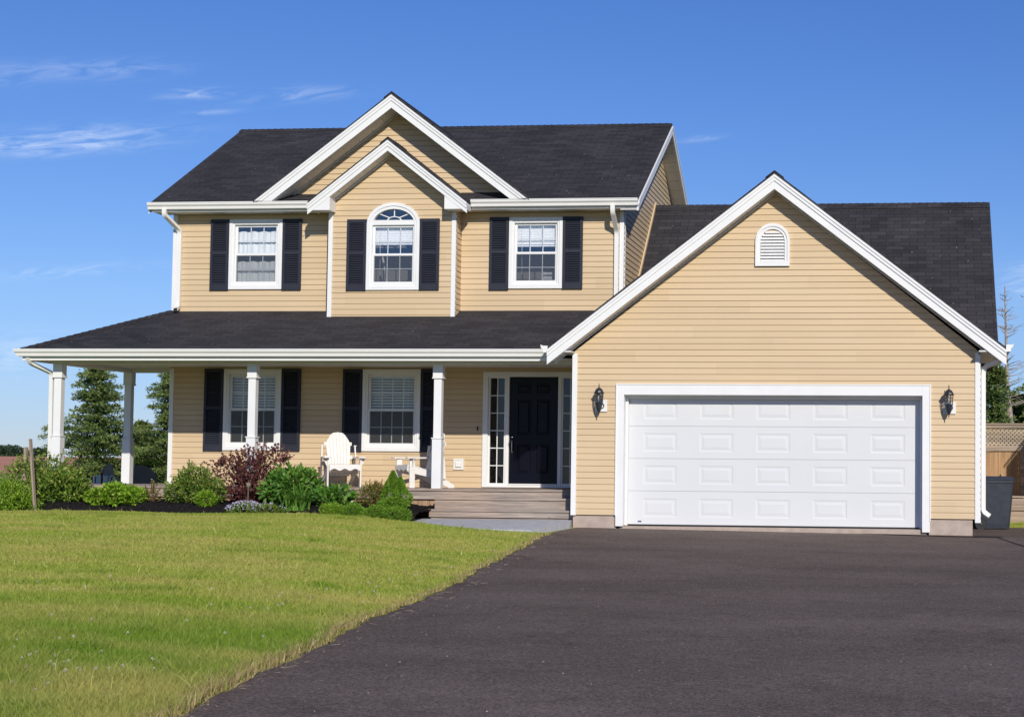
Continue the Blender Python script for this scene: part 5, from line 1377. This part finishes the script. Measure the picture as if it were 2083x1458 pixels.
# behind the fence on the right
spruce('dark conifer behind the fence beside the dead tree', 7.75, 17.5, .0, 3.85, 1.2, 31, .9, 'conifer_tree', group='conifers behind the fence', power=.55)
spruce('dark conifer at the right edge of the picture behind the fence', 9.35, 19., .0, 7.4, 1.2, 32, .85, 'conifer_tree', group='conifers behind the fence', power=.5)
spruce('low thin conifer between the dead tree and the garage', 8.55, 20.5, .0, 3.2, 1.1, 33, .8, 'conifer_tree', group='conifers behind the fence', power=.55)
def dead_tree(x, y, z, H):
    rng = RG(40); t = thing('dead_tree', 'tall bare dead conifer trunk with thin twigs behind the fence', 'tree', (x, y, z), local=True)
    mb = MB(); path = [(.45, 0, -.1), (.18, 0, 1.6), (.06, 0, 2.6), (.0, 0, H * .55), (-.06, 0, H)]
    mb.tube(path, [.12, .095, .08, .055, .012], 8)
    for i in range(60):
        h = 2.2 + (H - 2.3) * rng.random() ** .8; f = h / H; a = rng.random() * 6.28; L = (1.15 * (1 - f) + .25) * (.5 + .7 * rng.random())
        dr = Vector((math.cos(a), math.sin(a), 0)); p0 = Vector((.06 - .12 * f, 0, h)); dr2 = Vector((math.cos(a + .5 * rng.normal()), math.sin(a + .5 * rng.normal()), 0))
        p1 = p0 + dr * L * .5 + Vector((0, 0, L * .12)); p2 = p0 + dr * L * .8 + dr2 * L * .25 + Vector((0, 0, L * (.15 + .3 * rng.random())))
        mb.tube([p0, p1, p2], [.014, .009, .003], 4, False)
        for k in range(3):
            q = p1.lerp(p2, rng.random()); e = Vector((rng.normal(), rng.normal(), .5 * rng.normal() + .2)).normalized() * L * .28; mb.tube([q, q + e], [.005, .002], 3, False)
    mb.build('trunk', 'deadbark', t, recalc=False)
dead_tree(8.13, 18., 0., 6.0)
# far hedge trees on the ridge of the field
def far_tree(label, x, y, z, wd_, hgt, seed):
    rng = RG(seed); bl = [((rng.normal() * wd_ * .25, rng.normal() * wd_ * .2, hgt * (.45 + .2 * rng.random())), (wd_ * .35, wd_ * .35, hgt * .4)) for _ in range(6)]
    parts = shrub_parts(rng, bl, 2600, .55, .35, upw=.2, shell=.4)
    return plant('field_tree', label, 'tree', (x, y, z), 'hedge', parts, [([(0, 0, -1), (0, 0, hgt * .6)], [.3, .15])], 'bark', 'trees beyond the red field', 'crown')
far_tree('broad dark green tree at the far end of the red field, at the left edge', -192.6, 322., 1.4, 5.6, 3.6, 51)
far_tree('low far tree just left of the leaning stake on the horizon', -199., 340., 1.4, 4.5, 2.3, 52)
far_tree('small far tree between the leaning stake and the porch column', -190., 330., 1.3, 4.2, 3.1, 53)
far_tree('pale low far bush beside the front porch column', -183., 318., 1.3, 3.6, 2.8, 54)
far_tree('flat low tree behind the dark tree at the left edge', -204., 342., 1.2, 6.0, 2.5, 55)

# ------------------------------------------------------------------ lawn
def lawn():
    rng = RG(77)
    cam_p = np.array(camo.matrix_world.translation); rt, fw_ = np.array(right), np.array(fwd)
    def in_view(x, y, pad=4.5):
        dx, dy = x - cam_p[0], y - cam_p[1]; d = dx * fw_[0] + dy * fw_[1]; s = dx * rt[0] + dy * rt[1]
        px = 1041.5 + 443 + 3401 * s / np.maximum(d, .5)
        return (d > 5.5) & (px > -pad * 3401 / np.maximum(d, 1) - 30) & (px < 2083 + 60)
    NB = 3000000
    # more blades to the square metre towards the street end, where each one shows
    d = np.sqrt(rng.random(NB) * (30.5 ** .9 - 6.5 ** .9) ** 0 * 1.0) if 0 else None
    u = rng.random(NB); dist = 7.0 * (30.5 / 7.0) ** (u ** 1.0)
    y = cam_p[1] + dist; x = -18.5 + rng.random(NB) * 21.5
    ex = edge_x(np.minimum(y, 0)); dd = ex - x
    bf = bed_front(x)
    ok = in_view(x, y) & (dd > -.03) & (y < np.where(x > -10.3, bf + .03, .55))
    slab_front = np.interp(x, [-2.75, -2.5, -1.9, -1.2, -.6, -.1], [.1, -.85, -1.55, -2.03, -2.18, -2.22])
    ok &= ~((x > -2.75) & (x < .2) & (y > slab_front + .02))
    # thin out: probability by distance along the row already log-uniform; keep clumps
    clump = np.sin(x * 9 + 3 * np.sin(y * 4)) * np.sin(y * 11 + 2 * np.sin(x * 5))
    ok &= rng.random(NB) < .78 + .22 * clump
    x, y, dd, dist = x[ok], y[ok], dd[ok], dist[ok]; n = len(x)
    z = z_ground(x, y) - .005
    nx_ = 16000; xe_ = 7.35 + rng.random(nx_) * 1.9; ye_ = 4.75 + rng.random(nx_) * 2.9
    x = np.concatenate([x, xe_]); y = np.concatenate([y, ye_]); z = np.concatenate([z, z_ground(xe_, ye_) - .005]); n = len(x)
    dd = np.concatenate([dd, np.full(nx_, 3.)]); dist = np.concatenate([dist, np.full(nx_, 24.)])
    ed = np.exp(-np.maximum(dd, 0) / .085)
    patch = .5 + .5 * np.sin(x * .9 + 1.3 * np.sin(y * .5)) * np.sin(y * .75 + .4 * x)
    rough_ = ss((-y - 12.5) / 3.5) * ss(1.2 - dd / 4.0) + .35 * ss((-y - 15) / 3)
    h = (.034 + .022 * rng.random(n) + .010 * patch) * (1 + .65 * rough_) * (1 - .25 * ed)
    weed = (np.sin(x * 2.9 + 2 * np.sin(y * 1.7)) * np.sin(y * 3.3 + 1.5 * np.sin(x * 2.1)) > .86)
    h *= 1 + .9 * (rng.random(n) < .006) + .55 * weed * rng.random(n)
    wd = (.0028 + .0028 * rng.random(n)) * (1 + .09 * (dist - 7))          # far blades stand for small tufts
    wd = np.minimum(wd, .012)
    az_ = rng.random(n) * 2 * np.pi; lean = h * (.15 + .75 * rng.random(n))
    dx, dy = np.cos(az_), np.sin(az_); sa = rng.random(n) * 2 * np.pi; sx, sy = np.cos(sa), np.sin(sa)
    B = np.stack([x, y, z], 1); S = np.stack([sx, sy, np.zeros(n)], 1) * wd[:, None] * .5
    mid = B + np.stack([dx * lean * .32, dy * lean * .32, h * .58], 1); tip = B + np.stack([dx * lean, dy * lean, h], 1)
    V = np.stack([B - S, B + S, mid + S * .8, mid - S * .8, tip], 1).reshape(-1, 3)
    i = np.arange(n) * 5
    Q = np.stack([i, i + 1, i + 2, i + 3], 1); Tt = np.stack([i + 3, i + 2, i + 4], 1)
    dry = np.clip(ed * 1.25 - .2 + .15 * np.sin(y * 3.1) * np.sin(y * 1.3 + x * 4), 0, .9) * (dd < .6) > rng.random(n)
    tint = np.clip(.45 + .24 * rng.normal(size=n) - .38 * rough_ - .18 * ss((dist - 24.6) / 1.2) - .30 * weed, 0, 1)
    for nm, sel, mat in (('lawn_grass', ~dry, 'grass'), ('dry_grass', dry, 'drygrass')):
        k = np.nonzero(sel)[0]; vs = V.reshape(n, 5, 3)[k].reshape(-1, 3); j = np.arange(len(k)) * 5
        me = bpy.data.meshes.new(nm); me.vertices.add(len(vs)); me.vertices.foreach_set('co', vs.astype(np.float32).ravel())
        li = np.stack([j, j + 1, j + 2, j + 3, j + 3, j + 2, j + 4], 1).astype(np.int32).ravel()
        me.loops.add(len(li)); me.loops.foreach_set('vertex_index', li)
        stt = np.stack([np.arange(len(k)) * 7, np.arange(len(k)) * 7 + 4], 1).astype(np.int32).ravel()
        me.polygons.add(len(stt)); me.polygons.foreach_set('loop_start', stt); me.update(calc_edges=True)
        a = me.attributes.new('tint', 'FLOAT', 'POINT')
        tv = tint[k] if nm == 'lawn_grass' else np.clip(.55 + .28 * rng.normal(size=len(k)), 0, 1)
        a.data.foreach_set('value', np.repeat(tv, 5).astype(np.float32))
        me.materials.append(MT[mat]); o = bpy.data.objects.new(nm, me); LINK(o)
        tag(o, 'short mown lawn grass in front of the house' if nm == 'lawn_grass' else 'straw coloured dry grass along the driveway edge', 'grass', kind='stuff')
lawn()
# clover and dandelion heads in the rough grass
def heads(nm, label, mat, spots, r, seed):
    rng = RG(seed); parts = []
    for x, y in spots:
        z = float(z_ground(x, y)) + .085 + .02 * rng.random(); k = 26
        d = norm(rng.normal(size=(k, 3)) + np.array([0, 0, .5])); P = np.array([x, y, z - .02]) + d * r * .3
        parts.append(leaves(P, d, r, r * .5, rng, .1))
    V, F, T = merge(parts); tag(np_mesh(nm, V, F, mat, None, T), label, 'flowers', kind='stuff')
rng = RG(60); sp = []
for cx_, cy_, k, s in ((.55, -17.9, 26, .30), (.35, -16.9, 10, .35), (.15, -15.0, 8, .5), (.2, -13.2, 6, .4), (.35, -10.6, 5, .4), (-.1, -7.2, 5, .5), (-1.6, -14.0, 4, .4), (-3.8, -12.0, 5, .8), (.6, -12.2, 6, .3)):
    for _ in range(k): sp.append((cx_ + rng.normal() * s, cy_ + rng.normal() * s * 1.2))
sp = [p for p in sp if p[0] < float(edge_x(p[1])) - .08]
heads('clover_heads', 'scattered white clover heads in the grass near the driveway edge', 'petal_white', sp, .0095, 61)
heads('dandelion_heads', 'few yellow dandelion heads in the lawn at the left', 'petal_yellow', [(-3.05, -14.1), (-3.3, -13.7), (-2.6, -13.9), (-2.85, -13.4)], .016, 62)

# pale grit and bits of straw lying on the asphalt
rng = RG(70); mb = MB()
for i in range(230):
    yv = -.4 - 19.5 * rng.random() ** .8; xv = float(edge_x(yv)) + .05 + (rng.random() ** 1.6) * 8.
    zv = float(z_drive(xv, yv)) + .013; r = .003 + .005 * rng.random(); a = rng.random() * 3.14
    dx, dy = r * math.cos(a), r * math.sin(a)
    mb.add([(xv - dx, yv - dy, zv), (xv + dy, yv - dx, zv), (xv + dx, yv + dy, zv), (xv - dy, yv + dx, zv), (xv, yv, zv + r)], [(0, 1, 4), (1, 2, 4), (2, 3, 4), (3, 0, 4)])
for i in range(150):
    yv = -1. - 18.5 * rng.random(); xv = float(edge_x(yv)) + .03 + .22 * rng.random() ** 2; zv = float(z_drive(xv, yv)) + .014
    a = rng.random() * 3.14; L = .03 + .05 * rng.random(); mb.bar((xv, yv, zv), (xv + L * math.cos(a), yv + L * math.sin(a), zv + .004), .004, .002)
tag(mb.build('driveway_grit', 'stake'), 'pale grit and dry grass bits scattered over the asphalt driveway', 'grit', kind='stuff')
